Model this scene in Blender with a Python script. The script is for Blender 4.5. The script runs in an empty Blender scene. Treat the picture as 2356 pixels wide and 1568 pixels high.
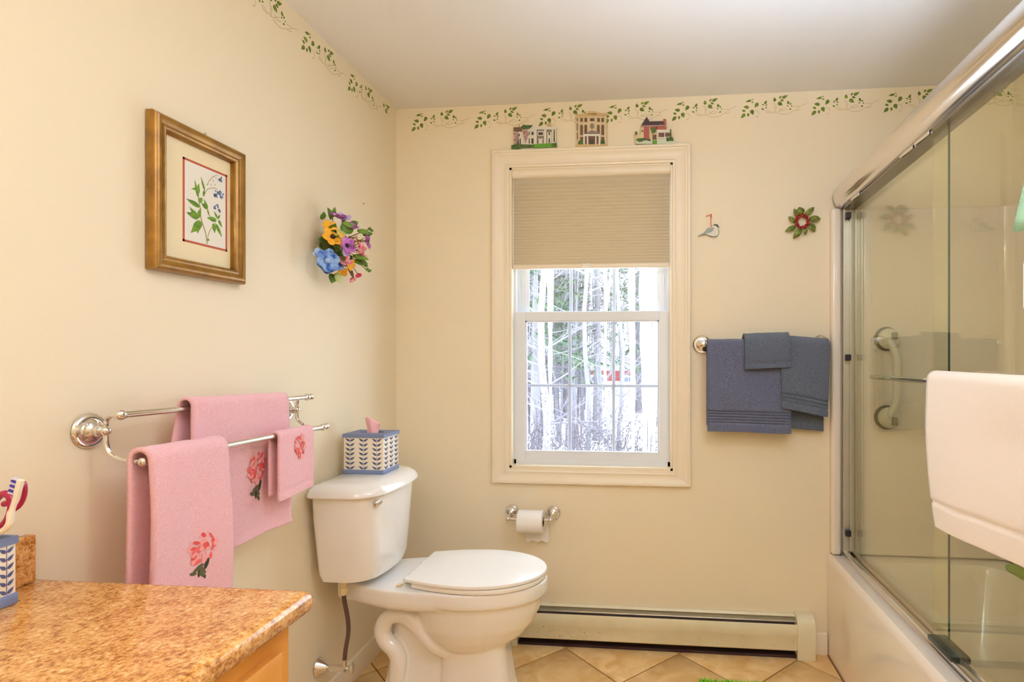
import bpy, bmesh, math, random
from math import sin, cos, pi, radians, sqrt, exp, atan2
from mathutils import Vector, Matrix, noise

random.seed(7)
SC = bpy.context.scene
COL = SC.collection

# ------------------------------------------------------------------ camera
CAM = Vector((1.172, -2.5051, 1.2963)); PSI = 0.0966; FPX = 1283.68; PPX = 1366.69; PPY = 814.84
cd = bpy.data.cameras.new('camera'); cam = bpy.data.objects.new('camera', cd); COL.objects.link(cam)
cam.location = CAM; cam.rotation_euler = (pi / 2, 0, PSI)
cd.sensor_fit = 'HORIZONTAL'; cd.sensor_width = 36.0; cd.lens = FPX / 2356 * 36
cd.shift_x = -(PPX - 1178) / 2356; cd.shift_y = (PPY - 784) / 2356; cd.clip_start = 0.02
SC.camera = cam

# ------------------------------------------------------------------ world and lights
w = bpy.data.worlds.new('world'); SC.world = w; w.use_nodes = True
bg = w.node_tree.nodes['Background']; bg.inputs[0].default_value = (0.84, 0.95, 1.06, 1); bg.inputs[1].default_value = 8.0

def light(name, kind, loc, energy, color, **kw):
    l = bpy.data.lights.new(name, kind); l.energy = energy; l.color = color
    rot = kw.pop('rot', None)
    for k, v in kw.items(): setattr(l, k, v)
    o = bpy.data.objects.new(name, l); o.location = loc
    if rot: o.rotation_euler = rot
    COL.objects.link(o); return o

po = light('window_portal', 'AREA', (0.911, 0.13, 1.46), 1, (1, 1, 1), shape='RECTANGLE', size=0.76, size_y=1.40, rot=(-pi / 2, 0, 0))
po.data.cycles.is_portal = True
WARM = (1.0, 0.98, 0.92)
for i in range(4):                                   # the four bulbs of a vanity bar behind the camera
    light('vanity_bulb', 'POINT', (0.62 + 0.15 * i, -3.02, 2.26), 4.4, WARM, shadow_soft_size=0.045)
light('bounce_flash', 'SPOT', (1.72, -2.25, 1.58), 290.0, (0.75, 0.96, 1.28), spot_size=radians(108), spot_blend=0.9, shadow_soft_size=0.12, rot=(pi + radians(-20), 0, 0))   # the photographer's flash, aimed at the ceiling
light('fill_lamp', 'POINT', (1.74, -1.62, 2.12), 10.0, (0.92, 0.98, 1.02), shadow_soft_size=0.11)  # unseen fill light, added to brighten the shower and the right side

vs = SC.view_settings
vs.view_transform = 'Standard'; vs.look = 'None'; vs.exposure = 0.19; vs.gamma = 1.0; vs.use_curve_mapping = False
try:
    SC.cycles.max_bounces = 10; SC.cycles.diffuse_bounces = 6; SC.cycles.glossy_bounces = 4
    SC.cycles.transparent_max_bounces = 16; SC.cycles.transmission_bounces = 6
    SC.cycles.caustics_reflective = False; SC.cycles.caustics_refractive = False
    SC.cycles.sample_clamp_indirect = 4.0
except Exception:
    pass

# ------------------------------------------------------------------ helpers
def at(x, y, ax, v):
    """the point of the world plane axis=v that lies on the sight line of pixel (x, y) of the photograph"""
    d = Vector((-sin(PSI), cos(PSI), 0)) + Vector((cos(PSI), sin(PSI), 0)) * ((x - PPX) / FPX) - Vector((0, 0, 1)) * ((y - PPY) / FPX)
    return CAM + d * ((v - CAM[ax]) / d[ax])

def S(r, g, b):
    f = lambda c: (c / 255 / 12.92) if c / 255 <= 0.04045 else ((c / 255 + 0.055) / 1.055) ** 2.4
    return (f(r), f(g), f(b), 1)

def mat(name, col, rough=0.5, metal=0.0, spec=0.5, bump=None, vary=None, coat=0.0, emit=None, sheen=0.0):
    m = bpy.data.materials.new(name); m.use_nodes = True
    nt = m.node_tree; b = nt.nodes['Principled BSDF']
    b.inputs['Base Color'].default_value = col; b.inputs['Roughness'].default_value = rough
    b.inputs['Metallic'].default_value = metal; b.inputs['Specular IOR Level'].default_value = spec
    b.inputs['Coat Weight'].default_value = coat; b.inputs['Coat Roughness'].default_value = 0.05
    if sheen: b.inputs['Sheen Weight'].default_value = sheen
    tc = nt.nodes.new('ShaderNodeTexCoord')
    if vary:                                          # (colour 2, scale, lo, hi)
        c2, sc, lo, hi = vary
        n = nt.nodes.new('ShaderNodeTexNoise'); n.inputs['Scale'].default_value = sc; n.inputs['Detail'].default_value = 5
        nt.links.new(tc.outputs['Object'], n.inputs['Vector'])
        r = nt.nodes.new('ShaderNodeValToRGB'); r.color_ramp.elements[0].position = lo; r.color_ramp.elements[1].position = hi
        r.color_ramp.elements[0].color = col; r.color_ramp.elements[1].color = c2
        nt.links.new(n.outputs['Fac'], r.inputs['Fac']); nt.links.new(r.outputs['Color'], b.inputs['Base Color'])
    if bump:                                          # (scale, strength, distance)
        n2 = nt.nodes.new('ShaderNodeTexNoise'); n2.inputs['Scale'].default_value = bump[0]; n2.inputs['Detail'].default_value = 4
        nt.links.new(tc.outputs['Object'], n2.inputs['Vector'])
        bp = nt.nodes.new('ShaderNodeBump'); bp.inputs['Strength'].default_value = bump[1]; bp.inputs['Distance'].default_value = bump[2]
        nt.links.new(n2.outputs['Fac'], bp.inputs['Height']); nt.links.new(bp.outputs['Normal'], b.inputs['Normal'])
    return m

def glass_mat(name, tint, base=0.04):
    m = bpy.data.materials.new(name); m.use_nodes = True; nt = m.node_tree
    nt.nodes.remove(nt.nodes['Principled BSDF']); out = nt.nodes['Material Output']
    tr = nt.nodes.new('ShaderNodeBsdfTransparent'); tr.inputs[0].default_value = tint
    gl = nt.nodes.new('ShaderNodeBsdfGlossy'); gl.inputs['Roughness'].default_value = 0.0; gl.inputs[0].default_value = (1, 1, 1, 1)
    lw = nt.nodes.new('ShaderNodeLayerWeight'); lw.inputs['Blend'].default_value = 0.5
    pw = nt.nodes.new('ShaderNodeMath'); pw.operation = 'POWER'; pw.inputs[1].default_value = 5
    ma = nt.nodes.new('ShaderNodeMath'); ma.operation = 'MULTIPLY_ADD'; ma.inputs[1].default_value = 1 - base; ma.inputs[2].default_value = base
    mx = nt.nodes.new('ShaderNodeMixShader')
    L = nt.links.new
    L(lw.outputs['Facing'], pw.inputs[0]); L(pw.outputs[0], ma.inputs[0]); L(ma.outputs[0], mx.inputs[0])
    L(tr.outputs[0], mx.inputs[1]); L(gl.outputs[0], mx.inputs[2]); L(mx.outputs[0], out.inputs[0])
    return m

class MB:
    def __init__(s): s.v = []; s.f = []; s.m = []; s.sm = []
    def add(s, vs, fs, mi=0, smooth=True):
        o = len(s.v); s.v += [Vector(p) for p in vs]
        for f in fs: s.f.append([o + i for i in f]); s.m.append(mi); s.sm.append(smooth)
        return s
    def box(s, x0, x1, y0, y1, z0, z1, mi=0):
        vs = [(x, y, z) for z in (z0, z1) for y in (y0, y1) for x in (x0, x1)]
        return s.add(vs, [(0, 2, 3, 1), (4, 5, 7, 6), (0, 1, 5, 4), (2, 6, 7, 3), (0, 4, 6, 2), (1, 3, 7, 5)], mi, False)
    def rbox(s, x0, x1, y0, y1, z0, z1, r=0.005, seg=3, mi=0):
        bm = bmesh.new(); bmesh.ops.create_cube(bm, size=1)
        for v in bm.verts: v.co = Vector(((x0 + x1) / 2 + v.co.x * (x1 - x0), (y0 + y1) / 2 + v.co.y * (y1 - y0), (z0 + z1) / 2 + v.co.z * (z1 - z0)))
        r = min(r, 0.499 * min(abs(x1 - x0), abs(y1 - y0), abs(z1 - z0)))
        bmesh.ops.bevel(bm, geom=list(bm.edges), offset=r, segments=seg, profile=0.5, affect='EDGES')
        return s.bm(bm, mi)
    def bm(s, bm, mi=0, smooth=True):
        bm.verts.index_update()
        s.add([v.co.copy() for v in bm.verts], [[v.index for v in f.verts] for f in bm.faces], mi, smooth); bm.free(); return s
    def loft(s, rings, mi=0, cap=True, closed=True, smooth=True):
        n = len(rings[0]); vs = [p for r in rings for p in r]; fs = []
        for i in range(len(rings) - 1):
            for j in range(n if closed else n - 1):
                k = (j + 1) % n; fs.append((i * n + j, i * n + k, (i + 1) * n + k, (i + 1) * n + j))
        if cap: fs.append(tuple(reversed(range(n)))); fs.append(tuple(range((len(rings) - 1) * n, len(rings) * n)))
        return s.add(vs, fs, mi, smooth)
    def tube(s, path, r, n=10, mi=0, cap=True):
        path = [Vector(p) for p in path]; rr = r if isinstance(r, (list, tuple)) else [r] * len(path)
        rings = []; ref = None
        for i, p in enumerate(path):
            t = (path[min(i + 1, len(path) - 1)] - path[max(i - 1, 0)]).normalized()
            if ref is None: ref = Vector((0, 0, 1)) if abs(t.z) < 0.9 else Vector((1, 0, 0))
            u = (ref - t * ref.dot(t)).normalized(); ref = u; w_ = t.cross(u)
            rings.append([p + (u * cos(2 * pi * k / n) + w_ * sin(2 * pi * k / n)) * rr[i] for k in range(n)])
        return s.loft(rings, mi, cap)
    def lathe(s, prof, o, axis, n=24, mi=0):
        o = Vector(o); a = Vector(axis).normalized(); u = a.orthogonal().normalized(); w_ = a.cross(u)
        return s.loft([[o + a * h + (u * cos(2 * pi * k / n) + w_ * sin(2 * pi * k / n)) * max(r, 1e-5) for k in range(n)] for r, h in prof], mi)
    def sphere(s, c, r, nu=14, nv=9, mi=0):
        c = Vector(c); r = Vector((r, r, r)) if not hasattr(r, '__len__') else Vector(r)
        rings = [[c + Vector((r.x * cos(2 * pi * k / nu) * sin(pi * j / nv), r.y * sin(2 * pi * k / nu) * sin(pi * j / nv), -r.z * cos(pi * j / nv))) for k in range(nu)] for j in range(nv + 1)]
        for j in (0, nv):
            for k in range(nu): rings[j][k] = rings[j][k] + Vector((1e-6 * cos(2 * pi * k / nu), 1e-6 * sin(2 * pi * k / nu), 0))
        return s.loft(rings, mi)
    def prism(s, poly, o, u, v, depth, mi=0):
        """2D polygon in the frame o + x*u + y*v, extruded along u x v by depth"""
        o, u, v = Vector(o), Vector(u), Vector(v); nrm = u.cross(v).normalized()
        a = [o + u * p[0] + v * p[1] for p in poly]; n = len(a)
        vs = a + [p + nrm * depth for p in a]
        fs = [tuple(reversed(range(n))), tuple(range(n, 2 * n))] + [(i, (i + 1) % n, n + (i + 1) % n, n + i) for i in range(n)]
        return s.add(vs, fs, mi, False)
    def build(s, name, mats, parent=None, ang=35, **props):
        me = bpy.data.meshes.new(name)
        org = origin(parent) if parent is not None else props.pop('org', Vector((0, 0, 0)))
        me.from_pydata([v - org for v in s.v], [], s.f)
        ms = mats if isinstance(mats, (list, tuple)) else [mats]
        for m in ms: me.materials.append(m)
        me.polygons.foreach_set('material_index', s.m); me.polygons.foreach_set('use_smooth', s.sm)
        bm = bmesh.new(); bm.from_mesh(me); bmesh.ops.recalc_face_normals(bm, faces=bm.faces); bm.to_mesh(me); bm.free()
        me.set_sharp_from_angle(angle=radians(ang)); me.update()
        o = bpy.data.objects.new(name, me); COL.objects.link(o)
        if parent is not None: o.parent = parent
        else: o.location = org
        for k, v in props.items(): o[k] = v
        return o

def origin(o):
    p = Vector((0, 0, 0))
    while o is not None: p += o.location; o = o.parent
    return p

def thing(name, label, cat, loc=(0, 0, 0), group=None):
    o = bpy.data.objects.new(name, None); o.empty_display_size = 0.05; COL.objects.link(o); o.location = loc
    o['label'] = label; o['category'] = cat
    if group: o['group'] = group
    return o

def structure(name, loc=(0, 0, 0)):
    o = bpy.data.objects.new(name, None); o.empty_display_size = 0.05; COL.objects.link(o); o.location = loc
    o['kind'] = 'structure'; return o

def bez(p, n=8):
    """Catmull-Rom through the points p"""
    p = [Vector(q) for q in p]; out = []
    for i in range(len(p) - 1):
        a, b, c, d = p[max(i - 1, 0)], p[i], p[i + 1], p[min(i + 2, len(p) - 1)]
        for k in range(n):
            t = k / n
            out.append(0.5 * ((2 * b) + (c - a) * t + (2 * a - 5 * b + 4 * c - d) * t * t + (3 * b - a - 3 * c + d) * t ** 3))
    out.append(p[-1]); return out

def leafpoly(base, tip, wd, fat=0.42):
    b, t = Vector(base), Vector(tip); d = t - b; n = Vector((-d.y, d.x)).normalized() * wd / 2
    pr = [(0, .12), (.06, .6), (.2, .92), (fat, 1), (.6, .78), (.8, .38), (1, 0)]
    a = [b + d * h + n * k for h, k in pr]; c = [b + d * h - n * k for h, k in reversed(pr[:-1])]
    return a + c

# ------------------------------------------------------------------ materials
M = {}
M['wall'] = mat('wall_paint', S(237, 223, 196), 0.55, spec=0.3, bump=(180, 0.05, 0.002))
M['ceiling'] = mat('ceiling_paint', S(240, 238, 236), 0.7, spec=0.2, bump=(120, 0.08, 0.002))
M['trim'] = mat('trim_paint', S(238, 224, 200), 0.35)
M['vinyl'] = mat('white_vinyl', S(228, 232, 238), 0.3)
M['white'] = mat('white_porcelain', S(242, 239, 236), 0.12, spec=0.6, coat=0.5)
M['seat'] = mat('seat_plastic', S(244, 242, 238), 0.18)
M['acryl'] = mat('acrylic', S(240, 228, 214), 0.16, spec=0.5, coat=0.3)
M['chrome'] = mat('chrome', (0.80, 0.78, 0.76, 1), 0.07, metal=1)
M['rail'] = mat('satin_chrome', (0.82, 0.78, 0.74, 1), 0.17, metal=1)
M['dark'] = mat('black_rubber', S(28, 22, 30), 0.5)
M['ivy'] = mat('stencil_green', S(86, 106, 20), 0.7, vary=(S(132, 150, 44), 60, 0.35, 0.7))
M['vine'] = mat('stencil_vine', S(190, 164, 104), 0.7)
M['fabric'] = mat('shade_fabric', S(190, 166, 120), 0.9, spec=0.1, bump=(900, 0.2, 0.001))
M['pink'] = mat('pink_terry', S(252, 186, 198), 0.95, spec=0.1, bump=(560, 0.7, 0.005), sheen=0.3, vary=(S(255, 210, 216), 260, 0.35, 0.7))
M['blue'] = mat('slate_blue_terry', S(94, 98, 122), 0.95, spec=0.1, bump=(420, 0.9, 0.006), vary=(S(126, 128, 150), 300, 0.4, 0.65), sheen=0.2)
M['bluegrey'] = mat('grey_blue_terry', S(88, 96, 112), 0.95, spec=0.1, bump=(420, 0.9, 0.006), vary=(S(118, 124, 138), 300, 0.4, 0.65), sheen=0.2)
M['cream'] = mat('cream_terry', S(246, 232, 218), 0.95, spec=0.1, bump=(700, 0.45, 0.003), sheen=0.2)
M['mint'] = mat('mint_terry', S(176, 222, 178), 0.95, spec=0.1, bump=(380, 0.7, 0.005), sheen=0.2)
M['lime'] = mat('lime_pile', S(142, 214, 60), 0.95, spec=0.1, vary=(S(104, 186, 30), 90, 0.35, 0.65))
M['paper'] = mat('toilet_paper', S(244, 238, 232), 0.9, spec=0.1)
M['oak'] = mat('honey_wood', S(222, 156, 72), 0.35, vary=(S(204, 134, 52), 7, 0.35, 0.7))
M['wood'] = mat('gilt_wood', S(152, 108, 38), 0.30, vary=(S(122, 82, 24), 26, 0.35, 0.7), metal=0.35)
M['woodd'] = mat('dark_brown', S(120, 76, 30), 0.4)  # plain darker brown for the toe kick and a nail

def granite():
    m = mat('granite', S(214, 150, 76), 0.16, spec=0.5); nt = m.node_tree; b = nt.nodes['Principled BSDF']
    tc = nt.nodes.new('ShaderNodeTexCoord')
    n = nt.nodes.new('ShaderNodeTexNoise'); n.inputs['Scale'].default_value = 135; n.inputs['Detail'].default_value = 6; n.inputs['Roughness'].default_value = 0.75
    r = nt.nodes.new('ShaderNodeValToRGB'); e = r.color_ramp.elements
    e[0].position = 0.30; e[0].color = S(104, 56, 20); e[1].position = 0.74; e[1].color = S(246, 218, 168)
    for p, c in ((0.43, S(166, 100, 42)), (0.51, S(206, 146, 78)), (0.60, S(224, 170, 104))):
        q = e.new(p); q.color = c
    n2 = nt.nodes.new('ShaderNodeTexNoise'); n2.inputs['Scale'].default_value = 34; n2.inputs['Detail'].default_value = 4
    ad = nt.nodes.new('ShaderNodeMath'); ad.operation = 'MULTIPLY_ADD'; ad.inputs[1].default_value = 0.32; su = nt.nodes.new('ShaderNodeMath'); su.operation = 'SUBTRACT'; su.inputs[1].default_value = 0.15
    nt.links.new(tc.outputs['Object'], n.inputs['Vector']); nt.links.new(tc.outputs['Object'], n2.inputs['Vector']); nt.links.new(n2.outputs['Fac'], ad.inputs[0]); nt.links.new(n.outputs['Fac'], ad.inputs[2])
    nt.links.new(ad.outputs[0], su.inputs[0]); nt.links.new(su.outputs[0], r.inputs['Fac']); nt.links.new(r.outputs['Color'], b.inputs['Base Color'])
    return m
M['granite'] = granite()

def tilemat():
    m = mat('floor_tile', S(226, 186, 126), 0.28); nt = m.node_tree; b = nt.nodes['Principled BSDF']
    gm = nt.nodes.new('ShaderNodeNewGeometry')
    n = nt.nodes.new('ShaderNodeTexNoise'); n.inputs['Scale'].default_value = 9; n.inputs['Detail'].default_value = 7; n.inputs['Distortion'].default_value = 1.2
    r = nt.nodes.new('ShaderNodeValToRGB'); e = r.color_ramp.elements
    e[0].position = 0.28; e[0].color = S(206, 158, 92); e[1].position = 0.7; e[1].color = S(236, 204, 150)
    nt.links.new(gm.outputs['Position'], n.inputs['Vector']); nt.links.new(n.outputs['Fac'], r.inputs['Fac']); nt.links.new(r.outputs['Color'], b.inputs['Base Color'])
    return m
M['tile'] = tilemat()
M['grout'] = mat('grout', S(138, 92, 48), 0.9)

def shade_mat():
    m = bpy.data.materials.new('cellular_fabric'); m.use_nodes = True; nt = m.node_tree
    nt.nodes.remove(nt.nodes['Principled BSDF']); out = nt.nodes['Material Output']
    d = nt.nodes.new('ShaderNodeBsdfDiffuse'); d.inputs[0].default_value = S(204, 192, 170)
    t = nt.nodes.new('ShaderNodeBsdfTranslucent'); t.inputs[0].default_value = S(236, 212, 158)
    mx = nt.nodes.new('ShaderNodeMixShader'); mx.inputs[0].default_value = 0.20
    nt.links.new(d.outputs[0], mx.inputs[1]); nt.links.new(t.outputs[0], mx.inputs[2]); nt.links.new(mx.outputs[0], out.inputs[0])
    return m
M['shade'] = shade_mat()
M['doorglass'] = glass_mat('green_tinted_glass', (0.972, 0.980, 0.905, 1), 0.055)
M['glassedge'] = mat('green_glass_edge', S(24, 66, 52), 0.15)
M['pane'] = glass_mat('window_glass', (0.98, 0.99, 1.0, 1), 0.04)
M['ice'] = mat('ice', S(236, 244, 252), 0.25, spec=0.5, vary=(S(206, 218, 236), 14, 0.35, 0.7))

def pvc():
    m = bpy.data.materials.new('muntin_vinyl'); m.use_nodes = True; nt = m.node_tree
    nt.nodes.remove(nt.nodes['Principled BSDF']); out = nt.nodes['Material Output']
    d = nt.nodes.new('ShaderNodeBsdfDiffuse'); d.inputs[0].default_value = S(226, 232, 240)
    t = nt.nodes.new('ShaderNodeBsdfTranslucent'); t.inputs[0].default_value = S(200, 210, 226)
    mx = nt.nodes.new('ShaderNodeMixShader'); mx.inputs[0].default_value = 0.22
    nt.links.new(d.outputs[0], mx.inputs[1]); nt.links.new(t.outputs[0], mx.inputs[2]); nt.links.new(mx.outputs[0], out.inputs[0])
    return m
M['muntin'] = pvc()

def flat(name, r, g, b, rough=0.6, **k): 
    M[name] = mat(name, S(r, g, b), rough, **k); return M[name]

# ================================================================== SETTING
H = 2.44; RX = 2.70; FY = -3.25
HX0, HX1, HZ0, HZ1 = 0.541, 1.281, 0.779, 2.150          # window opening
WT = 0.16
wb = MB()
wb.box(-0.12, HX0, 0, WT, -0.02, H + .1); wb.box(HX1, RX + .12, 0, WT, -0.02, H + .1)
wb.box(HX0, HX1, 0, WT, -0.02, HZ0); wb.box(HX0, HX1, 0, WT, HZ1, H + .1)
wall_back = wb.build('wall_back', M['wall'], kind='structure')
wall_left = MB().box(-0.12, 0, FY - .1, WT, -0.02, H + .1).build('wall_left', M['wall'], kind='structure')
MB().box(RX, RX + .12, FY - .1, WT, -0.02, H + .1).build('wall_right', M['wall'], kind='structure')
MB().box(-0.12, RX + .12, FY - .12, FY, -0.02, H + .1).build('wall_front', M['wall'], kind='structure')
MB().box(1.90, RX, -1.68, -1.575, 0, H).build('wall_shower', M['wall'], kind='structure')
MB().box(-0.12, RX + .12, FY - .1, WT, H, H + .1).build('ceiling', M['ceiling'], kind='structure')
floor = MB().box(-0.12, RX + .12, FY - .1, WT, -0.10, -0.004).build('floor', M['grout'], kind='structure')

def clip(poly, x0, x1, y0, y1):
    for ax, lim, sg in ((0, x0, 1), (0, x1, -1), (1, y0, 1), (1, y1, -1)):
        out = []
        for i in range(len(poly)):
            a, b = poly[i], poly[(i + 1) % len(poly)]
            ia, ib = (a[ax] - lim) * sg >= 0, (b[ax] - lim) * sg >= 0
            if ia: out.append(a)
            if ia != ib:
                t = (lim - a[ax]) / (b[ax] - a[ax]); out.append((a[0] + (b[0] - a[0]) * t, a[1] + (b[1] - a[1]) * t))
        poly = out
        if len(poly) < 3: return None
    return poly
DG = 0.4975; hd = DG / 2 - 0.0042
for i in range(-2, 6):
    for j in range(-8, 3):
        for o in (0, 1):
            cx_, cy_ = 1.306 + (i - 2 + o * .5) * DG, -0.060 + DG / 2 + (j + o * .5) * DG - DG / 2
            cx_, cy_ = cx_, cy_ - DG / 2
            pl = clip([(cx_ + hd, cy_), (cx_, cy_ + hd), (cx_ - hd, cy_), (cx_, cy_ - hd)], 0.003, 1.94, FY + .003, -0.003)
            if not pl: continue
            cxm = sum(p[0] for p in pl) / len(pl); cym = sum(p[1] for p in pl) / len(pl)
            t = MB(); sh = lambda k: [(cxm + (p[0] - cxm) * k, cym + (p[1] - cym) * k) for p in pl]
            t.loft([[(x, y, -.004) for x, y in pl], [(x, y, -.0012) for x, y in pl], [(x, y, 0) for x, y in sh(.988)]], smooth=False)
            t.build('tile', M['tile'], floor)

# baseboards
def baseboard(name, a, b, nrm):
    a, b, n = Vector(a), Vector(b), Vector(nrm); up = Vector((0, 0, 1))
    prof = [(0, 0), (.013, 0), (.013, .072), (.010, .078), (.009, .086), (.004, .090), (0, .091)]
    MB().loft([[p + n * d + up * h for d, h in prof] for p in (a, b)], smooth=False).build(name, M['trim'], kind='structure')
baseboard('baseboard_left', (0, -1.545, 0), (0, -0.0, 0), (1, 0, 0))
baseboard('baseboard_back', (1.876, 0, 0), (1.942, 0, 0), (0, -1, 0))
baseboard('baseboard_back_left', (0.014, 0, 0), (0.545, 0, 0), (0, -1, 0))

# ---- stencilled ivy, painted on the walls
LV = [((280,860),(140,1005),110),((385,845),(375,965),75),((480,740),(540,905),130),((290,775),(175,740),80),((405,660),(225,625),110),
 ((480,430),(285,470),75),((490,390),(550,420),32),((550,485),(470,500),45),((690,520),(585,675),120),((910,570),(975,445),80),
 ((880,600),(815,565),45),((930,620),(1000,590),45),((925,705),(985,670),40),((880,740),(790,715),55),((1235,500),(1215,360),100),
 ((1370,400),(1445,320),65),((1460,400),(1645,315),100),((1410,450),(1525,500),70),((1330,530),(1475,640),130),((1670,600),(1630,490),85),
 ((1705,620),(1755,570),50),((1660,660),(1600,650),40),((1755,690),(1775,640),40),((1745,750),(1675,790),48)]
VN = [[(910,780),(980,850),(1080,870),(1170,840),(1215,800)],[(1150,575),(1205,550),(1215,620),(1230,720),(1260,850)],[(1265,600),(1275,740)],
 [(1190,860),(1300,850),(1400,790),(1470,740),(1560,710)],[(1310,880),(1430,920),(1560,930),(1690,900),(1790,840),(1900,790),(2000,710),(2120,640),(2240,605)],
 [(1370,740),(1430,800),(1520,805),(1640,750)],[(1880,820),(1960,815),(2030,760)],[(610,755),(690,790),(730,890)],[(610,965),(680,975),(680,920)],[(960,760),(1050,815),(1120,830)],[(1820,700),(1900,685),(2000,690)]]
def ivy(o, u, parent, only=None, k=1.343e-4, z0=1005):
    o, u, v = Vector(o), Vector(u), Vector((0, 0, 1)); nn = u.cross(v)
    m = MB(); f = lambda p: Vector(((p[0] - 140) * k, (z0 - p[1]) * k))
    for i, (b, t, wd) in enumerate(LV):
        if only and i not in only: continue
        m.prism(leafpoly(f(b), f(t), wd * k), o, u, v, 0.0004, 0)
    for pl in VN:
        if only: continue
        q = bez([f(p) .to_3d() for p in pl], 4)
        for a, b in zip(q, q[1:]):
            d = (b - a).normalized(); s_ = Vector((-d.y, d.x)) * 5.5 * k
            m.prism([a.xy + s_, a.xy - s_, b.xy - s_, b.xy + s_], o, u, v, 0.0003, 1)
    return m.build('ivy_stencil', [M['ivy'], M['vine']], parent)
for i in range(9):
    ivy((0.075 + 0.3005 * i, -0.0002, 2.3335), (1, 0, 0), wall_back)
for y in (-1.318, -1.012, -0.716, -0.421):
    ivy((0.0002, y, 2.332), (0, 1, 0), wall_left, k=1.30e-4)
ivy((0.0002, -0.262, 2.332), (0, 1, 0), wall_left, only=(14, 15, 16, 17, 18), k=1.30e-4)

# ---- window
win = structure('window_1', (0.91, 0.0, 0.78))
CO = (0.462, 1.360, 0.711, 2.227)
prof = [(0.000, 0.000), (0.000, 0.019), (0.004, 0.023), (0.013, 0.023), (0.016, 0.019), (0.020, 0.0185), (0.024, 0.016), (0.055, 0.012), (0.060, 0.014), (0.066, 0.014), (0.070, 0.010), (0.0785, 0.009), (0.0785, 0.0)]
def corner(k, ins, d):
    x = CO[0] + ins if k in (0, 3) else CO[1] - ins; z = CO[2] + ins * .82 if k in (0, 1) else CO[3] - ins
    return Vector((x, -d, z))
for k in range(4):
    MB().loft([[corner(k, a, b) for a, b in prof], [corner((k + 1) % 4, a, b) for a, b in prof]], smooth=False).build('casing_board', M['trim'], win)
X0, X1, Z0, Z1 = HX0, HX1, HZ0, HZ1
j = MB()                                                 # jamb liner
j.box(X0, X0 + .010, -.001, .045, Z0, Z1); j.box(X1 - .010, X1, -.001, .045, Z0, Z1); j.box(X0, X1, -.001, .045, Z1 - .010, Z1); j.box(X0, X1, -.001, .045, Z0, Z0 + .010)
j.build('jamb', M['trim'], win)
vf = MB()                                                # vinyl master frame
vf.box(X0 + .004, X0 + .020, .045, .135, Z0, Z1); vf.box(X1 - .020, X1 - .004, .045, .135, Z0, Z1); vf.box(X0, X1, .045, .135, Z1 - .02, Z1); vf.box(X0, X1, .045, .150, Z0, Z0 + .030)
vf.box(X0 + .020, X0 + .030, .078, .088, Z0, Z1); vf.box(X1 - .030, X1 - .020, .078, .088, Z0, Z1)
vf.build('window_frame', M['vinyl'], win)
def sash(name, x0, x1, z0, z1, y0, y1, st, tr, br, muz):
    s_ = MB()
    ri = lambda a0, a1, c0, c1: s_.rbox(a0, a1, y0, y1, c0, c1, .003, 1)
    ri(x0, x0 + st, z0, z1); ri(x1 - st, x1, z0, z1); ri(x0 + st - .002, x1 - st + .002, z1 - tr, z1); ri(x0 + st - .002, x1 - st + .002, z0, z0 + br)
    b = .006                                             # glazing bead
    gx0, gx1, gz0, gz1 = x0 + st, x1 - st, z0 + br, z1 - tr
    s_.box(gx0, gx0 + b, y0 + .006, y0 + .02, gz0, gz1); s_.box(gx1 - b, gx1, y0 + .006, y0 + .02, gz0, gz1); s_.box(gx0, gx1, y0 + .006, y0 + .02, gz1 - b, gz1); s_.box(gx0, gx1, y0 + .002, y0 + .02, gz0, gz0 + b)
    so = s_.build(name, M['vinyl'], win)
    MB().box(gx0, gx1, y0 + .016, y0 + .019, gz0, gz1).build('pane', M['pane'], so)
    for mx in (.8095, 1.0135):
        MB().rbox(mx - .0075, mx + .0075, y0 + .019, y0 + .026, gz0, gz1, .002, 1).build('muntin', M['muntin'], so)
    for mz in muz:
        MB().rbox(gx0, gx1, y0 + .0195, y0 + .0265, mz - .0065, mz + .0065, .002, 1).build('muntin', M['muntin'], so)
    return so
low = sash('lower_sash', .556, 1.268, .806, 1.495, .048, .076, .047, .043, .038, (1.151,))
upp = sash('upper_sash', .563, 1.262, 1.458, 2.130, .088, .112, .041, .040, .035, (1.80,))
for x in (.583, 1.243):
    MB().rbox(x - .004, x + .004, .083, .0885, 1.615, 1.655, .002, 1).build('sash_latch', M['vinyl'], upp)

# ---- outside
def ground():
    m = MB(); n = 26; vs = []; fs = []
    for a in range(n + 1):
        for b in range(n + 1):
            x, y = -26 + 62 * a / n, 0.6 + 60 * b / n
            vs.append((x, y, -1.7 + 0.085 * max(0, y - 3) * (1 if y < 26 else 1) - max(0, y - 26) * .02 + .25 * noise.noise(Vector((x * .3, y * .3, 0)))))
    for a in range(n):
        for b in range(n): fs.append((a * (n + 1) + b, (a + 1) * (n + 1) + b, (a + 1) * (n + 1) + b + 1, a * (n + 1) + b + 1))
    m.add(vs, fs); return m.build('snow_ground', mat('snow', S(244, 246, 250), 0.8, bump=(4, .3, .1)), kind='structure')
ground()
def gz(x, y): return -1.7 + 0.085 * max(0, y - 3) - max(0, y - 26) * .02 + .25 * noise.noise(Vector((x * .3, y * .3, 0)))
flat('bark', 116, 113, 118, .9); flat('bark_pale', 134, 131, 136, .9, vary=(S(100, 97, 102), 30, .45, .6)); flat('twig', 110, 107, 115, .9); flat('pine', 84, 116, 94, .9, vary=(S(114, 134, 94), 3, .4, .7))
flat('red_siding', 164, 76, 76, .7); flat('snow_roof', 244, 246, 250, .8); flat('window_trim', 236, 236, 240, .6); flat('glass_dark', 120, 132, 150, .3)
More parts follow.
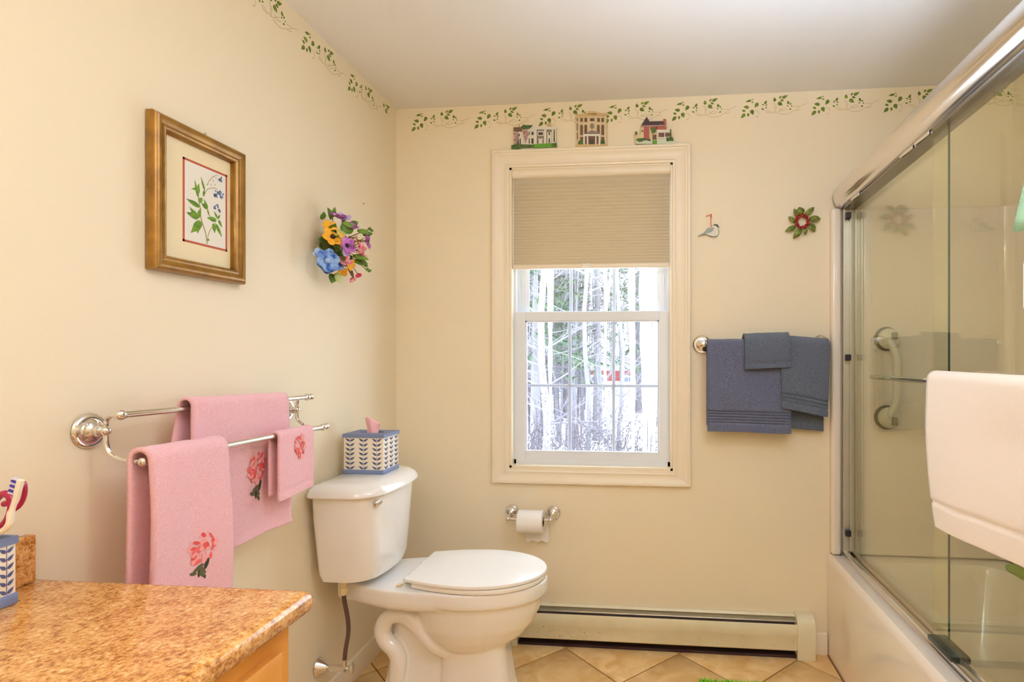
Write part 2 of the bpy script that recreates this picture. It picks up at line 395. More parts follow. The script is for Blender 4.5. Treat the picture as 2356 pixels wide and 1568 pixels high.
def branch(m, p, d, L, r, lev, mi=0, tips=None):
    p = Vector(p); d = Vector(d).normalized(); pts = [p]; n = 4
    for k in range(n):
        d = (d + Vector((random.uniform(-.22, .22), random.uniform(-.22, .22), random.uniform(-.08, .14)))).normalized(); pts.append(pts[-1] + d * L / n)
    m.tube(pts, [r * (1 - .7 * k / n) for k in range(n + 1)], 4, mi, cap=False)
    if lev > 0:
        for k in range(3 if lev > 1 else 4):
            q = random.randint(1, n); a = random.uniform(0, 2 * pi)
            nd = (d + Vector((cos(a), sin(a), random.uniform(-.1, .7))) * .9)
            branch(m, pts[q], nd, L * random.uniform(.4, .62), r * .5, lev - 1, mi, tips)
    if tips is not None: tips.append((pts[-1], d))
def bare_tree(px, Y, r, label, lean=0.0, hgt=9.0, bark='bark', nb=12, low=.8):
    X = at(px, 1000, 1, Y).x; z = gz(X, Y) - .2
    t = thing('bare_tree', label, 'tree', (X, Y, z), 'bare winter trees outside')
    pts = [Vector((X + lean * h + .06 * sin(h * 1.7 + px), Y, z + h)) for h in [hgt * k / 10 for k in range(11)]]
    MB().tube(pts, [r * (1 - .6 * k / 10) for k in range(11)], 8).build('trunk', M[bark], t)
    b = MB()
    for k in range(nb):
        q = random.uniform(low, 5.4); i = min(9, int(q / hgt * 10)); a = random.uniform(0, 2 * pi)
        p = pts[i].lerp(pts[i + 1], q / hgt * 10 - i)
        branch(b, p, (cos(a), sin(a) * .6, random.uniform(.1, .6)), random.uniform(.9, 2.0), r * .26, 2)
    b.build('branches', M['twig'], t)
bare_tree(1256, 7.0, .075, 'thick grey bare trunk low at the left of the lower sash', lean=-.012, bark='bark_pale')
bare_tree(1276, 8.0, .035, 'slim pale bare trunk just right of the thick grey trunk', lean=-.02, bark='bark_pale')
bare_tree(1350, 8.5, .055, 'slender grey bare tree behind the middle panes', lean=0.0)
bare_tree(1388, 6.5, .03, 'thin leaning sapling in front of the red house', lean=.025)
bare_tree(1430, 9.0, .05, 'grey bare tree in front of the snowy yard right of the second muntin', lean=-.01)
bare_tree(1316, 13.0, .06, 'distant bare tree behind the first vertical muntin', lean=.01, nb=16)
bare_tree(1490, 11.0, .06, 'bare tree behind the wide sheet of icicles', lean=.0, nb=14)
bare_tree(1225, 12.0, .045, 'bare tree at the far left edge of the lower sash', lean=.0, nb=16)
def pine_tree(px, Y, label, z0, z1, rad):
    X = at(px, 800, 1, Y).x; z = gz(X, Y) - .2
    t = thing('pine_tree', label, 'tree', (X, Y, z), 'pines outside')
    MB().tube([(X, Y, z), (X, Y, z1)], [.14, .03], 8).build('trunk', M['bark'], t)
    m = MB(); br = MB()
    for k in range(70):
        h = random.uniform(z0, z1); a = random.uniform(0, 2 * pi); L = rad * (1.1 - .8 * (h - z0) / (z1 - z0)) * random.uniform(.7, 1)
        e = Vector((X + cos(a) * L, Y + sin(a) * L, h - .25 * L))
        br.tube([(X, Y, h), e], [.02, .006], 3, cap=False)
        for s_ in range(9):
            c = Vector((X, Y, h)).lerp(e, .3 + .7 * s_ / 8)
            for q in range(11):
                b_ = random.uniform(0, 2 * pi); d = Vector((cos(b_) * .6 + cos(a) * .6, sin(b_) * .6 + sin(a) * .6, random.uniform(-.5, .35))) * random.uniform(.22, .4)
                sd = d.cross(Vector((0, 0, 1))).normalized() * .019
                m.add([c - sd, c + sd, c + d], [(0, 1, 2)], 0, False)
    br.build('branches', M['bark'], t)
    m.build('needles', M['pine'], t, kind='stuff')
pine_tree(1232, 9.5, 'soft green pine filling the left panes', 1.0, 4.2, 1.7)
pine_tree(1375, 12.0, 'soft green pine behind the middle and right panes', 1.2, 5.0, 2.2)
pine_tree(1300, 15.0, 'tall dim pine rising behind the upper sash', 2.4, 8.0, 2.6)
pine_tree(1470, 16.0, 'dim pine behind the icicle sheet at the right', 1.6, 7.0, 2.4)
flat('brush', 72, 67, 74, .9)
def brush():
    m = MB()
    for k in range(230):
        px = random.uniform(1205, 1525); Y = random.uniform(4.2, 9); X = at(px, 1000, 1, Y).x; z = gz(X, Y)
        branch(m, (X, Y, z - .05), (random.uniform(-.25, .25), random.uniform(-.2, .2), 1), random.uniform(.6, 1.5), .011, 2 if k % 3 == 0 else 1)
    rl_ = random.Random(4); n0 = len(m.v)
    for k in range(2600):
        c = m.v[rl_.randrange(n0)] + Vector((rl_.uniform(-.06, .06), rl_.uniform(-.06, .06), rl_.uniform(-.04, .08))); d = Vector((rl_.uniform(-1, 1), rl_.uniform(-.4, .4), rl_.uniform(-1, 1))).normalized() * .022; e = Vector((-d.z, 0, d.x)) * .6
        m.add([c - d, c + e, c + d, c - e], [(0, 1, 2, 3)], 0, False)
    m.build('bare_brush', M['brush'], label='tangle of bare grey brush growing out of the snow', category='brush', kind='stuff')
brush()
hx = at(1430, 895, 1, 24).x; hz = gz(hx, 24) - .1
hs = thing('red_house', 'small red house with snowy roof beyond the trees', 'house', (hx, 24, hz))
HZB, HZT = hz, 0.55
MB().box(hx - 1.9, hx + 2.2, 23.4, 27, HZB, HZT).build('wall', M['red_siding'], hs)
MB().prism([(-2.2, HZT), (2.5, HZT), (2.2, HZT + .9), (-1.9, HZT + .9)], (hx, 27.2, 0), (1, 0, 0), (0, 0, 1), 4.0).build('roof', M['snow_roof'], hs)
for dx in (-1.1, .35, 1.5):
    f = MB().box(hx + dx - .32, hx + dx + .32, 23.34, 23.42, HZT - .95, HZT - .2).build('window', M['window_trim'], hs)
    for sx in (-.27, .02):
        for sz in (0, .31): MB().box(hx + dx + sx, hx + dx + sx + .25, 23.31, 23.35, HZT - .89 + sz, HZT - .89 + sz + .27).build('pane', M['glass_dark'], f)
def woods():
    m = MB(); rw = random.Random(11)
    for k in range(420):
        px = rw.uniform(1150, 1580); Y = rw.uniform(11, 26); X = at(px, 1000, 1, Y).x; z = gz(X, Y) - .2
        if 1345 < px < 1505 and Y < 23.2 and rw.random() < .93: continue
        hh = rw.uniform(5, 11); ln = rw.uniform(-.06, .06); r = rw.uniform(.02, .07)
        m.tube([(X, Y, z), (X + ln * hh * .5, Y, z + hh * .5), (X + ln * hh, Y, z + hh)], [r, r * .7, r * .2], 4, cap=False)
        for q in range(9):
            f = rw.uniform(.15, .95); p = Vector((X + ln * hh * f, Y, z + hh * f)); a = rw.uniform(0, 2 * pi); L = rw.uniform(.5, 1.6)
            d = Vector((cos(a), sin(a) * .5, rw.uniform(-.1, .7))); e = p + d * L; e2 = e + Vector((d.x, d.y, d.z + rw.uniform(-.6, .6))) * L * .6
            m.tube([p, e, e2], [r * .28, r * .18, .004], 3, cap=False)
            m.tube([p.lerp(e, .6), p.lerp(e, .6) + Vector((d.x + rw.uniform(-.7, .7), 0, d.z + rw.uniform(-.7, .9))) * L * .6], [r * .16, .004], 3, cap=False)
    m.build('distant_woods', M['twig'], label='dense grey winter woods far behind the window', category='woods', kind='stuff')
woods()
MB().box(.2, 1.7, WT + .001, .62, 2.42, 2.50).build('trim_1', M['vinyl'], kind='structure')
def icicle(px, wpx, ybot, Y, label, lumps=1):
    t = MB(); X = at(px, 800, 1, Y).x; r = wpx / 2 / FPX * (Y + 2.52); zb = at(px, ybot, 1, Y).z; zt = 2.42; ph = random.uniform(0, 9)
    for l in range(lumps):
        xo = (l - (lumps - 1) / 2) * r * 1.25; rl = r * (1 if lumps == 1 else random.uniform(.75, 1.1)); zbl = zb + (random.uniform(-.02, .12) if lumps > 1 else 0)
        pts, rr = [], []
        for k in range(29):
            h = k / 28; z = zt + (zbl - zt) * h
            pts.append((X + xo + .004 * sin(ph + l + h * 9), Y + .01 * sin(l * 2.1), z)); rr.append(max(.0015, rl * (1 - h ** 2.6) * (1 + .14 * sin(h * 46 + ph + l * 2))))
        t.tube(pts, rr, 10)
    t.build('icicle', M['ice'], label=label, category='icicle', group='icicles hanging outside the window')
icicle(1265, 13, 1075, .36, 'long slim icicle hanging outside the left column of panes')
icicle(1348, 8, 838, .34, 'short thin icicle in the middle column of panes, left of two')
icicle(1392, 12, 868, .37, 'stout tapering icicle in the middle column of panes, right of two')
icicle(1455, 17, 1150, .36, 'thick icicle at the left side of the right column of panes')
icicle(1494, 19, 1170, .40, 'widest sheet of fused icicles at the right edge of the window', 3)
icicle(1362, 7, 700, .42, 'faint thin icicle seen only in the upper sash')

# ---- cellular shade
sh = thing('cellular_shade', 'beige pleated cellular shade lowered halfway over the window', 'window shade', (.91, 0.012, 2.16))
hr = MB(); hp = [(-.0, 2.118), (-.012, 2.121), (-.020, 2.130), (-.021, 2.146), (-.016, 2.158), (0, 2.160), (.038, 2.160), (.038, 2.118)]
hr.loft([[(x, y + .018, z - .018) for y, z in hp] for x in (.553, 1.270)]); hr.build('headrail', M['trim'], sh, ang=50)
zt, zb, npl = 2.103, 1.705, 26
for side, yo in ((0, .012), (1, .030)):
    g = []
    for k in range(npl * 2 + 1):
        z = zt + (zb - zt) * (k / (npl * 2)) ** .86
        y = yo + ((.0030 if k % 2 else -.0030) * (1 if side == 0 else -1)) * (1 - .55 * k / (npl * 2)) 
        g.append([(.556, y, z), (1.267, y, z)])
    MB().loft(g, cap=False, closed=False, smooth=False).build('pleated_fabric', M['shade'], sh)
br_ = MB().rbox(.5545, 1.2685, .004, .036, 1.686, 1.706, .005, 2).build('bottom_rail', M['trim'], sh)
MB().rbox(.873, .915, -.004, .008, 1.690, 1.708, .004, 2).build('pull_tab', mat('clear_tab', S(236, 228, 208), .2), br_)

# ================================================================== BATH
tub = thing('bathtub', 'cream acrylic alcove bathtub behind the glass doors', 'bathtub', (2.3, -.8, 0))
TX, TY0, TY1, TZ = 1.943, -1.57, -0.004, .437
ap = MB()
pr_ = [(TX + .004, 0.0), (TX + .002, .30), (TX, .405), (TX + .003, .425), (TX + .012, TZ), (TX + .10, TZ + .003), (TX + .118, TZ - .008), (TX + .122, TZ - .03), (TX + .122, 0.0)]
ap.loft([[(x, y, z) for x, z in pr_] for y in (TY0, TY1)]); ap.build('apron', M['acryl'], tub, ang=40)
bs = MB()
def rr(x0, x1, y0, y1, r, z, n=5):
    out = []
    for cx_, cy_, a0 in ((x1 - r, y1 - r, 0), (x0 + r, y1 - r, pi / 2), (x0 + r, y0 + r, pi), (x1 - r, y0 + r, 1.5 * pi)):
        for k in range(n + 1): out.append((cx_ + r * cos(a0 + pi / 2 * k / n), cy_ + r * sin(a0 + pi / 2 * k / n), z))
    return out
bx0 = TX + .123
bs.loft([rr(bx0, 2.665, TY0, TY1, .002, TZ - .004), rr(bx0 + .005, 2.60, TY0 + .06, TY1 - .075, .10, TZ - .004), rr(bx0 + .012, 2.585, TY0 + .075, TY1 - .09, .10, TZ - .03), rr(bx0 + .05, 2.53, TY0 + .13, TY1 - .16, .11, .10), rr(bx0 + .09, 2.49, TY0 + .18, TY1 - .22, .10, .07)], cap=False)
e = len(bs.v) - 24; bs.f.append(list(range(e, e + 24))); bs.m.append(0); bs.sm.append(True)
bs.build('basin', M['acryl'], tub, ang=50)
sr = thing('tub_surround', 'cream moulded wall surround lining the shower above the tub', 'wall panel', (2.3, 0, TZ))
col = MB(); 
col.rbox(1.953, 1.993, -.040, -.0005, .4415, 1.920, .010, 3); col.build('edge_column', M['acryl'], sr)
MB().rbox(1.988, 2.685, -.026, -.0005, .4415, 1.914, .006, 2).build('back_panel', M['acryl'], sr)
MB().rbox(2.668, 2.6995, -1.57, -.0005, .4415, 1.914, .006, 2).build('side_panel', M['acryl'], sr)
cv = MB(); cvp = [(2.668, -.026)] + [(2.628 + .04 * cos(a), -.066 + .04 * sin(a)) for a in [pi / 2 * k / 6 for k in range(6, -1, -1)]]
cv.loft([[(x, y, z) for x, y in [(2.69, -.01)] + [(2.628, -.026)] + cvp[2:] + [(2.668, -.066)]] for z in (.4415, 1.912)]); cv.build('cove', M['acryl'], sr)

# ---- sliding shower door
GX1, GX2 = 2.008, 2.036                                   # planes of the outer and the inner glass
sd = thing('shower_door', 'chrome framed sliding glass bypass door on the tub rim', 'shower door', (2.02, -.8, TZ))
RT = lambda y: -.042 * (y + .03)                          # the header rises a little towards the tap end
hp = []
for k in range(15):
    a = radians(-62 + 190 * k / 14); hp.append((2.012 - .052 * cos(a), 1.970 + .058 * sin(a)))
hp += [(2.056, 1.995), (2.056, 1.925)]
hd_ = MB(); hd_.loft([[(x, y, z + RT(y)) for x, z in hp] for y in (-1.565, -.030)]); header = hd_.build('header_rail', M['rail'], sd, ang=60)
ch = MB(); ch.loft([[(x, y, z + RT(y)) for x, z in ((1.994, 1.908), (2.046, 1.908), (2.046, 1.930), (1.994, 1.930))] for y in (-1.565, -.045)], smooth=False); ch.build('header_channel', mat('dark_channel', (.30, .27, .24, 1), .25, metal=1), sd)
for y in (-.20, -.64, -.74):
    MB().rbox(1.988, 1.9935, y - .045, y + .045, 1.910 + RT(y), 1.921 + RT(y), .002, 1).build('hanger_bracket', M['chrome'], sd)
bt = MB(); bp_ = [(1.990, TZ - .0005), (1.990, TZ + .010), (1.996, TZ + .013), (1.996, TZ + .022), (2.001, TZ + .024), (2.015, TZ + .022), (2.018, TZ + .010), (2.026, TZ + .010), (2.029, TZ + .024), (2.048, TZ + .024), (2.052, TZ + .010), (2.056, TZ - .0005)]
bt.loft([[(x, y, z + .002) for x, z in bp_] for y in (-1.565, -.030)], smooth=False); bt.build('bottom_track', M['rail'], sd)
jb = MB(); jb.box(1.994, 2.000, -.058, -.040, TZ + .024, 1.93); jb.box(1.994, 2.052, -.044, -.040, TZ + .024, 1.93); jb.box(2.046, 2.052, -.058, -.040, TZ + .024, 1.93); jb.box(2.020, 2.024, -.058, -.040, TZ + .024, 1.93)
jb.build('wall_jamb', mat('satin_jamb', (.62, .60, .52, 1), .38, metal=.7), sd)
def gpanel(x, y0, y1):
    p = MB().loft([[(x - .003, y, TZ + .022), (x + .003, y, TZ + .022), (x + .003, y, 1.912 + RT(y)), (x - .003, y, 1.912 + RT(y))] for y in (y0 + .0006, y1 - .0006)], smooth=False).build('glass_panel', M['doorglass'], sd)
    eg = MB()
    eg.box(x - .003, x + .003, y0, y0 + .0005, TZ + .022, 1.910 + RT(y0))
    eg.build('glass_edge', M['glassedge'], p); return p
gin = gpanel(GX2, -.805, -.066)
gout = gpanel(GX1, -1.545, -.775)
for z in (1.880, 1.283, .545):
    MB().rbox(1.999, 2.020, -.075, -.058, z - .013, z + .013, .002, 1).build('bumper', M['dark'], sd)
MB().rbox(1.992, 2.045, -.90, -.77, TZ + .020, TZ + .036, .004, 2).build('guide_block', mat('smoke_plastic', S(46, 52, 44), .3), sd)
tb = MB(); tb.tube([(GX2 + .048, -.80, 1.212), (GX2 + .048, -.20, 1.206)], .0105, 12); tb.lathe([(.0, -.003), (.011, -.003), (.011, .010), (.0, .010)], (GX2 + .048, -.198, 1.206), (0, 1, 0), 14)
for y in (-.225, -.77): tb.tube([(GX2 + .003, y, 1.207), (GX2 + .048, y, 1.207)], .007, 10)
tb.build('towel_bar', M['chrome'], sd)
to = MB(); to.tube([(1.952, -1.50, 1.232), (1.952, -.862, 1.222)], .009, 12); to.lathe([(.0, -.03), (.012, -.03), (.012, .012), (.0, .012)], (1.952, -.868, 1.222), (0, 1, 0), 14)
for y in (-.90, -1.46): to.tube([(GX1 - .003, y, 1.224), (1.952, y, 1.224)], .007, 10)
to.build('towel_bar', M['chrome'], sd)

# ---- grab bar with suction feet
gb = thing('grab_bar', 'white suction grab bar with two round feet on shower wall', 'grab bar', (2.185, -.03, 1.2))
flat('bar_grey', 150, 142, 116, .4); flat('bar_white', 232, 226, 206, .3); flat('suction_rubber', 120, 112, 88, .5)
GBZ = (1.362, 1.030); gx = 2.178
b = MB(); pth = [(gx, -.052, GBZ[0]), (gx + .004, -.066, GBZ[0] - .02), (gx + .016, -.078, GBZ[0] - .06), (gx + .021, -.082, 1.26), (gx + .021, -.082, 1.13), (gx + .016, -.078, GBZ[1] + .06), (gx + .004, -.066, GBZ[1] + .02), (gx, -.052, GBZ[1])]
b.tube(bez(pth, 5), .0155, 14); b.build('handle', M['bar_white'], gb)
for z, sg in zip(GBZ, (1, -1)):
    MB().lathe([(0, 0), (.050, 0), (.051, .006), (.046, .012), (0, .012)], (gx, -.0262, z), (0, -1, 0), 26).build('suction_cup', M['suction_rubber'], gb)
    f = MB().lathe([(0, 0), (.043, 0), (.044, .010), (.037, .022), (.022, .030), (0, .032)], (gx + .004, -.0385, z), (0, -1, 0), 26).build('foot', M['bar_white'], gb)
    MB().rbox(gx + .005, gx + .027, -.079, -.066, z - .002 - .020 * (1 - sg) / 2 * 1.4, z + .026 - .022 * (1 - sg) / 2, .003, 2).build('release_tab', M['bar_grey'], f)

# ================================================================== towels
def drape(name, mats, parent, u0, u1, perp, zbar, r, fl, bl, mode, fold=0.006, taper=0.0, nu=36, thick=.007, seed=0, bands=None, tilt=0.0, btilt=0.0, waves=3.0, lean=0.0, puff=0.0, shear=0.0, bamp=.0036, bshift=0.0):
    """towel over a bar; mode 'L' hangs on the left wall (bar along Y, front to +X), 'B' on the back wall (bar along X, front to -Y), 'D' on the door (bar along Y, front to -X)"""
    step = .006; arc = pi * r; vs = []; rows = []
    def pos(u, s):                                       # s: signed run from the top; >0 front, <0 back
        uu = u0 + (u1 - u0) * u; half = arc / 2
        if abs(s) <= half:
            a = s / r; p, z, dn = r * sin(a), r * cos(a), 0
        else:
            dn = abs(s) - half; p = r if s > 0 else -r; z = -dn
        kf = min(1, dn / .12)
        nz = noise.noise(Vector((u * 2.2 + seed, dn * 3.5, seed * 1.7))) * .5 + .5 * sin(u * waves * 2 * pi + seed + dn * 2)
        p += fold * kf * nz * (1 if s > 0 else .5) + lean * dn * (1 if s > 0 else 0) + puff * sin(min(1, dn / max(fl, .01)) * pi) * (1 if s > 0 else 0)
        sc = 1 + taper * min(1, dn / max(fl, .01)); uu = (u0 + u1) / 2 + (uu - (u0 + u1) / 2) * sc + shear * dn * (1 if s > 0 else 0) + (bshift * kf if s < 0 else 0)
        z += tilt * (u - .5) + (btilt * (u - .5) * kf if s > 0 else 0) + .002 * noise.noise(Vector((u * 5, seed, s * 6)))
        if bands and s > 0:
            for b0, b1, nb_ in bands:
                e_ = fl - dn
                if b0 < e_ < b1: p += bamp * (cos((e_ - b0) / (b1 - b0) * 2 * pi * nb_) - 1)
        if mode == 'L': return Vector((perp + p, uu, zbar + z))
        if mode == 'D': return Vector((perp - p, uu, zbar + z))
        return Vector((uu, perp - p, zbar + z))
    ss = []
    s = -(arc / 2 + bl)
    while s < arc / 2 + fl: ss.append(s); s += step if not (abs(s) <= arc / 2 + .01) else min(step, r / 3)
    ss.append(arc / 2 + fl)
    m = MB(); m.loft([[pos(k / nu, s_) for k in range(nu + 1)] for s_ in ss], cap=False, closed=False)
    o = m.build(name, mats, parent, ang=80)
    md = o.modifiers.new('thickness', 'SOLIDIFY'); md.thickness = thick; md.offset = 0
    return o, pos

flat('rose_coral', 222, 92, 88, .8); flat('rose_pink', 240, 160, 158, .8); flat('rose_red', 214, 70, 66, .8); flat('rose_leaf', 86, 84, 50, .8); flat('leaf_dark', 52, 46, 34, .8)
def rose(pos, uc, sc, du, dv, parent, arc, seed=1, leaves=True):
    """embroidered rose, du, dv: half sizes along u (fraction) and down (m)"""
    rnd = random.Random(seed); m = MB()
    def spot(a, b, ru, rv, ang, mi, lift):
        ring = []
        for k in range(9):
            t = 2 * pi * k / 9; x = ru * cos(t); y = rv * sin(t); xx = x * cos(ang) - y * sin(ang); yy = x * sin(ang) + y * cos(ang)
            c = pos(uc + (a + xx) * du, sc + (b + yy) * dv); e1 = pos(uc + (a + xx) * du + .01, sc + (b + yy) * dv) - c; e2 = pos(uc + (a + xx) * du, sc + (b + yy) * dv + .004) - c
            n = e1.cross(e2).normalized()
            if n.dot(CAM - c) < 0: n = -n
            ring.append(c + n * (.0048 + lift))
        m.add(ring, [tuple(range(9))], mi, False)
    for k in range(58):
        a = rnd.uniform(0, 2 * pi); q = sqrt(rnd.random()) * .70
        spot(q * cos(a) + .05, -.32 + q * sin(a) * .9, rnd.uniform(.10, .2), rnd.uniform(.05, .10), rnd.uniform(0, pi), rnd.choice([0, 0, 1, 1, 1, 2]), .0001 * k / 3)
    spot(.22, -.38, .13, .16, .3, 2, .0014); spot(.22, -.38, .06, .08, .3, 0, .0016)
    if leaves:
        for a, b, ru, rv, an, mi in ((-.1, .5, .32, .10, -.4, 3), (.3, .42, .1, .26, .4, 4), (.1, .62, .28, .09, .9, 3), (-.35, .66, .2, .08, .3, 3), (.12, .86, .22, .08, .7, 3), (.2, .95, .12, .05, 1.2, 4), (-.05, .72, .08, .2, .1, 4)):
            spot(a, b, ru, rv, an, mi, .0006)
    return m.build('embroidered_rose', [M['rose_coral'], M['rose_pink'], M['rose_red'], M['rose_leaf'], M['leaf_dark']], parent)

# ---- double towel rack, left wall
rk = thing('towel_rack', 'chrome double towel rack on the left wall holding pink towels', 'towel rack', (0, -1.13, 1.12))
def rosette(o, n, r, parent, name='rosette'):
    pf = [(0, 0), (1, 0), (1.04, .10), (1.0, .22), (.90, .30), (.72, .26), (.64, .30), (.58, .42), (.40, .50), (.30, .62), (.30, .80), (.36, .92), (.34, 1.04), (.22, 1.12), (0, 1.14)]
    return MB().lathe([(a * r, b * r * .8) for a, b in pf], o, n, 30).build(name, M['chrome'], parent)
UB = (.074, 1.166); LB = (.128, 1.070)                    # upper and lower bar: distance from the wall, height
for y, dz in ((-1.440, .004), (-.800, -.008)):
    zc = 1.130 + dz * 1.6; rosette((0, y, zc), (1, 0, 0), .036, rk)
    a = MB(); xs = .040
    a.sphere((xs, y, zc), .0105); a.sphere((xs - .010, y, zc), .008)
    zu, zl = UB[1] + dz, LB[1] + dz
    a.tube(bez([(xs, y, zc), (xs + .001, y, zc + .018), (xs + .008, y, zu - .006), (xs + .018, y, zu), (UB[0] - .008, y, zu)], 6), .0048, 10)
    a.tube(bez([(xs, y, zc), (xs + .001, y, zc - .026), (xs + .010, y, zl + .016), (xs + .030, y, zl + .004), (xs + .06, y, zl), (LB[0] - .010, y, zl)], 6), .0048, 10)
    for bx, z in ((UB[0], zu), (LB[0], zl)):
        a.lathe([(0, -.02), (.006, -.02), (.0065, -.013), (.005, -.010)], (bx, y, z), (1, 0, 0), 12); a.sphere((bx, y, z), .0115)
    a.build('arm', M['chrome'], rk)
for bx, z in (UB, LB):
    b = MB(); b.tube([(bx, -1.440, z + .004), (bx, -.775, z - .008)], .0075, 14); b.lathe([(0, 0), (.0095, 0), (.0105, .005), (.008, .012), (0, .013)], (bx, -.782, z - .008), (0, 1, 0), 14)
    b.build('bar', M['chrome'], rk)
y0, y1 = at(420, 940, 0, .075).y, at(660, 908, 0, .08).y
t1 = thing('bath_towel', 'largest pink towel, embroidered rose, on the upper bar of the rack', 'towel', (UB[0], -1.05, UB[1]), 'pink embroidered towels')
_, ps = drape('towel_cloth', M['pink'], t1, y0 + .008, y1 - .012, UB[0], UB[1] + .001, .018, .375, .34, 'L', fold=.010, seed=3, tilt=-.012, btilt=.01, bands=[(.018, .052, 3)], waves=1.6, taper=.02, bamp=.0012, bshift=-.022)
rose(ps, .60, .235, .155, .066, t1, 0, 5)
y0, y1 = at(318, 1062, 0, .135).y, at(514, 1024, 0, .14).y
t2 = thing('hand_towel', 'folded pink hand towel with rose, hanging on the lower bar beside counter', 'towel', (LB[0], -1.33, LB[1]), 'pink embroidered towels')
_, ps = drape('towel_cloth', M['pink'], t2, y0 + .010, y1 - .004, LB[0], LB[1] + .003, .024, .40, .40, 'L', fold=.007, seed=8, thick=.010, waves=.8, tilt=-.006, taper=.06, puff=.006)
rose(ps, .58, .272, .25, .052, t2, 0, 9)
y0, y1 = at(634, 1003, 0, .135).y, at(714, 985, 0, .135).y
t3 = thing('washcloth', 'small pink washcloth with rose at the end of the lower bar', 'towel', (LB[0], -.9, LB[1]), 'pink embroidered towels')
_, ps = drape('towel_cloth', M['pink'], t3, y0 + .002, y1, LB[0], LB[1] - .007, .014, .175, .165, 'L', fold=.006, seed=12, bands=[(.012, .03, 2)], waves=1, btilt=.006, taper=.04, bamp=.0010)
rose(ps, .55, .075, .22, .055, t3, 0, 14, leaves=False)

# ---- blue towels, back wall
bb = thing('towel_bar', 'chrome towel bar right of the window under blue towels', 'towel bar', (1.66, 0, 1.34))
for x in (1.410, 1.912):
    rosette((x, 0, 1.340), (0, -1, 0), .040, bb)
    MB().lathe([(.010, .03), (.008, .045), (.012, .056), (.013, .066), (.011, .077), (0, .082)], (x, 0, 1.340), (0, -1, 0), 16).build('post', M['chrome'], bb)
MB().tube([(1.405, -.066, 1.340), (1.917, -.066, 1.340)], .0085, 14).build('bar', M['chrome'], bb)
t4 = thing('bath_towel', 'largest slate blue towel, ribbed hem, left on the bar', 'towel', (1.59, -.066, 1.34), 'slate blue towels')
drape('towel_cloth', M['blue'], t4, 1.424, 1.772, -.066, 1.340, .018, .375, .35, 'B', fold=.004, seed=2, thick=.009, bands=[(.030, .092, 5)], waves=.7, btilt=-.008, nu=30)
t5 = thing('hand_towel', 'grey blue hand towel with ribbed hem, right end of the bar', 'towel', (1.81, -.066, 1.34), 'slate blue towels')
drape('towel_cloth', M['bluegrey'], t5, 1.725, 1.925, -.066, 1.338, .030, .285, .362, 'B', fold=.007, seed=21, thick=.008, bands=[(.022, .07, 3)], waves=.5, btilt=-.02, tilt=-.016, taper=-.07, nu=26)
t6 = thing('washcloth', 'folded slate blue washcloth draped over the middle of bar', 'towel', (1.66, -.066, 1.34), 'slate blue towels')
drape('towel_cloth', M['bluegrey'], t6, 1.578, 1.762, -.066, 1.343, .040, .105, .09, 'B', fold=.003, seed=31, thick=.012, bands=[(.018, .038, 3)], waves=.5, tilt=.006, btilt=.004, nu=22)

# ---- cream towel on the shower door, mint towel at the header
t7 = thing('bath_towel', 'cream bath towel folded over the outer shower door bar', 'towel', (1.952, -1.2, 1.23))
drape('towel_cloth', M['cream'], t7, -1.478, -.905, 1.952, 1.228, .020, .372, .30, 'D', fold=.015, seed=40, thick=.010, waves=.9, bands=[(.060, .072, 1)], taper=-.18, btilt=-.025, nu=40, puff=.008)
t8 = thing('washcloth', 'mint green washcloth hanging by its corner near the shower header', 'towel', (1.93, -1.42, 1.9))
mc = MB(); grid = []
p00, p10, p01, p11 = Vector((1.950, -1.385, 1.905)), Vector((1.945, -1.222, 1.560)), Vector((1.950, -1.425, 1.905)), Vector((1.94, -1.60, 1.50))
for a in range(15):
    row = []
    for b_ in range(15):
        u, v = a / 14, b_ / 14; p = p00.lerp(p10, u).lerp(p01.lerp(p11, u), v); p.x += .016 * sin(v * 9 + u) * u; row.append(p)
    grid.append(row)
mc.loft(grid, cap=False, closed=False); o = mc.build('towel_cloth', M['mint'], t8, ang=80); md = o.modifiers.new('thickness', 'SOLIDIFY'); md.thickness = .006
MB().tube(bez([(1.955, -1.405, 1.93), (1.948, -1.405, 1.912), (1.944, -1.405, 1.898), (1.950, -1.405, 1.888)], 4), .004, 8).build('hanging_loop', M['mint'], t8)

# ================================================================== TOILET
YT = -.478
tl = thing('toilet', 'white two-piece toilet with closed lid against the left wall', 'toilet', (.4, YT, 0))
def egg(x0, x1, hw, z, n=40, bk=.42, sq=2.0):
    xc = x0 + (x1 - x0) * bk; out = []
    for k in range(n):
        t = 2 * pi * k / n; c, s_ = cos(t), sin(t); ex = 2 / sq
        c2 = abs(c) ** ex * (1 if c > 0 else -1); s2 = abs(s_) ** ex * (1 if s_ > 0 else -1)
        out.append(Vector((xc + (x1 - xc if c > 0 else xc - x0) * c2, YT + hw * s2, z)))
    return out
bw = MB()
bw.loft([egg(.30, .800, .181, .474), egg(.298, .803, .183, .466), egg(.298, .803, .183, .432), egg(.300, .800, .180, .421), egg(.312, .784, .166, .414), egg(.312, .776, .160, .37), egg(.320, .752, .150, .32), egg(.345, .715, .132, .275), egg(.385, .665, .105, .24), egg(.43, .62, .07, .222)])
bw.loft([egg(.405, .660, .092, .30, sq=3.2), egg(.415, .655, .090, .235, sq=3.6), egg(.418, .664, .094, .16, sq=4), egg(.412, .676, .102, .08, sq=4), egg(.400, .690, .112, .02, sq=4), egg(.398, .692, .114, .001, sq=4)])
bw.loft([egg(.215, .46, .072, .44, sq=4), egg(.225, .48, .064, .33, sq=4), egg(.220, .50, .062, .20, sq=4), egg(.205, .50, .078, .11, sq=4), egg(.190, .52, .10, .05, sq=4), egg(.185, .53, .108, .001, sq=4)])
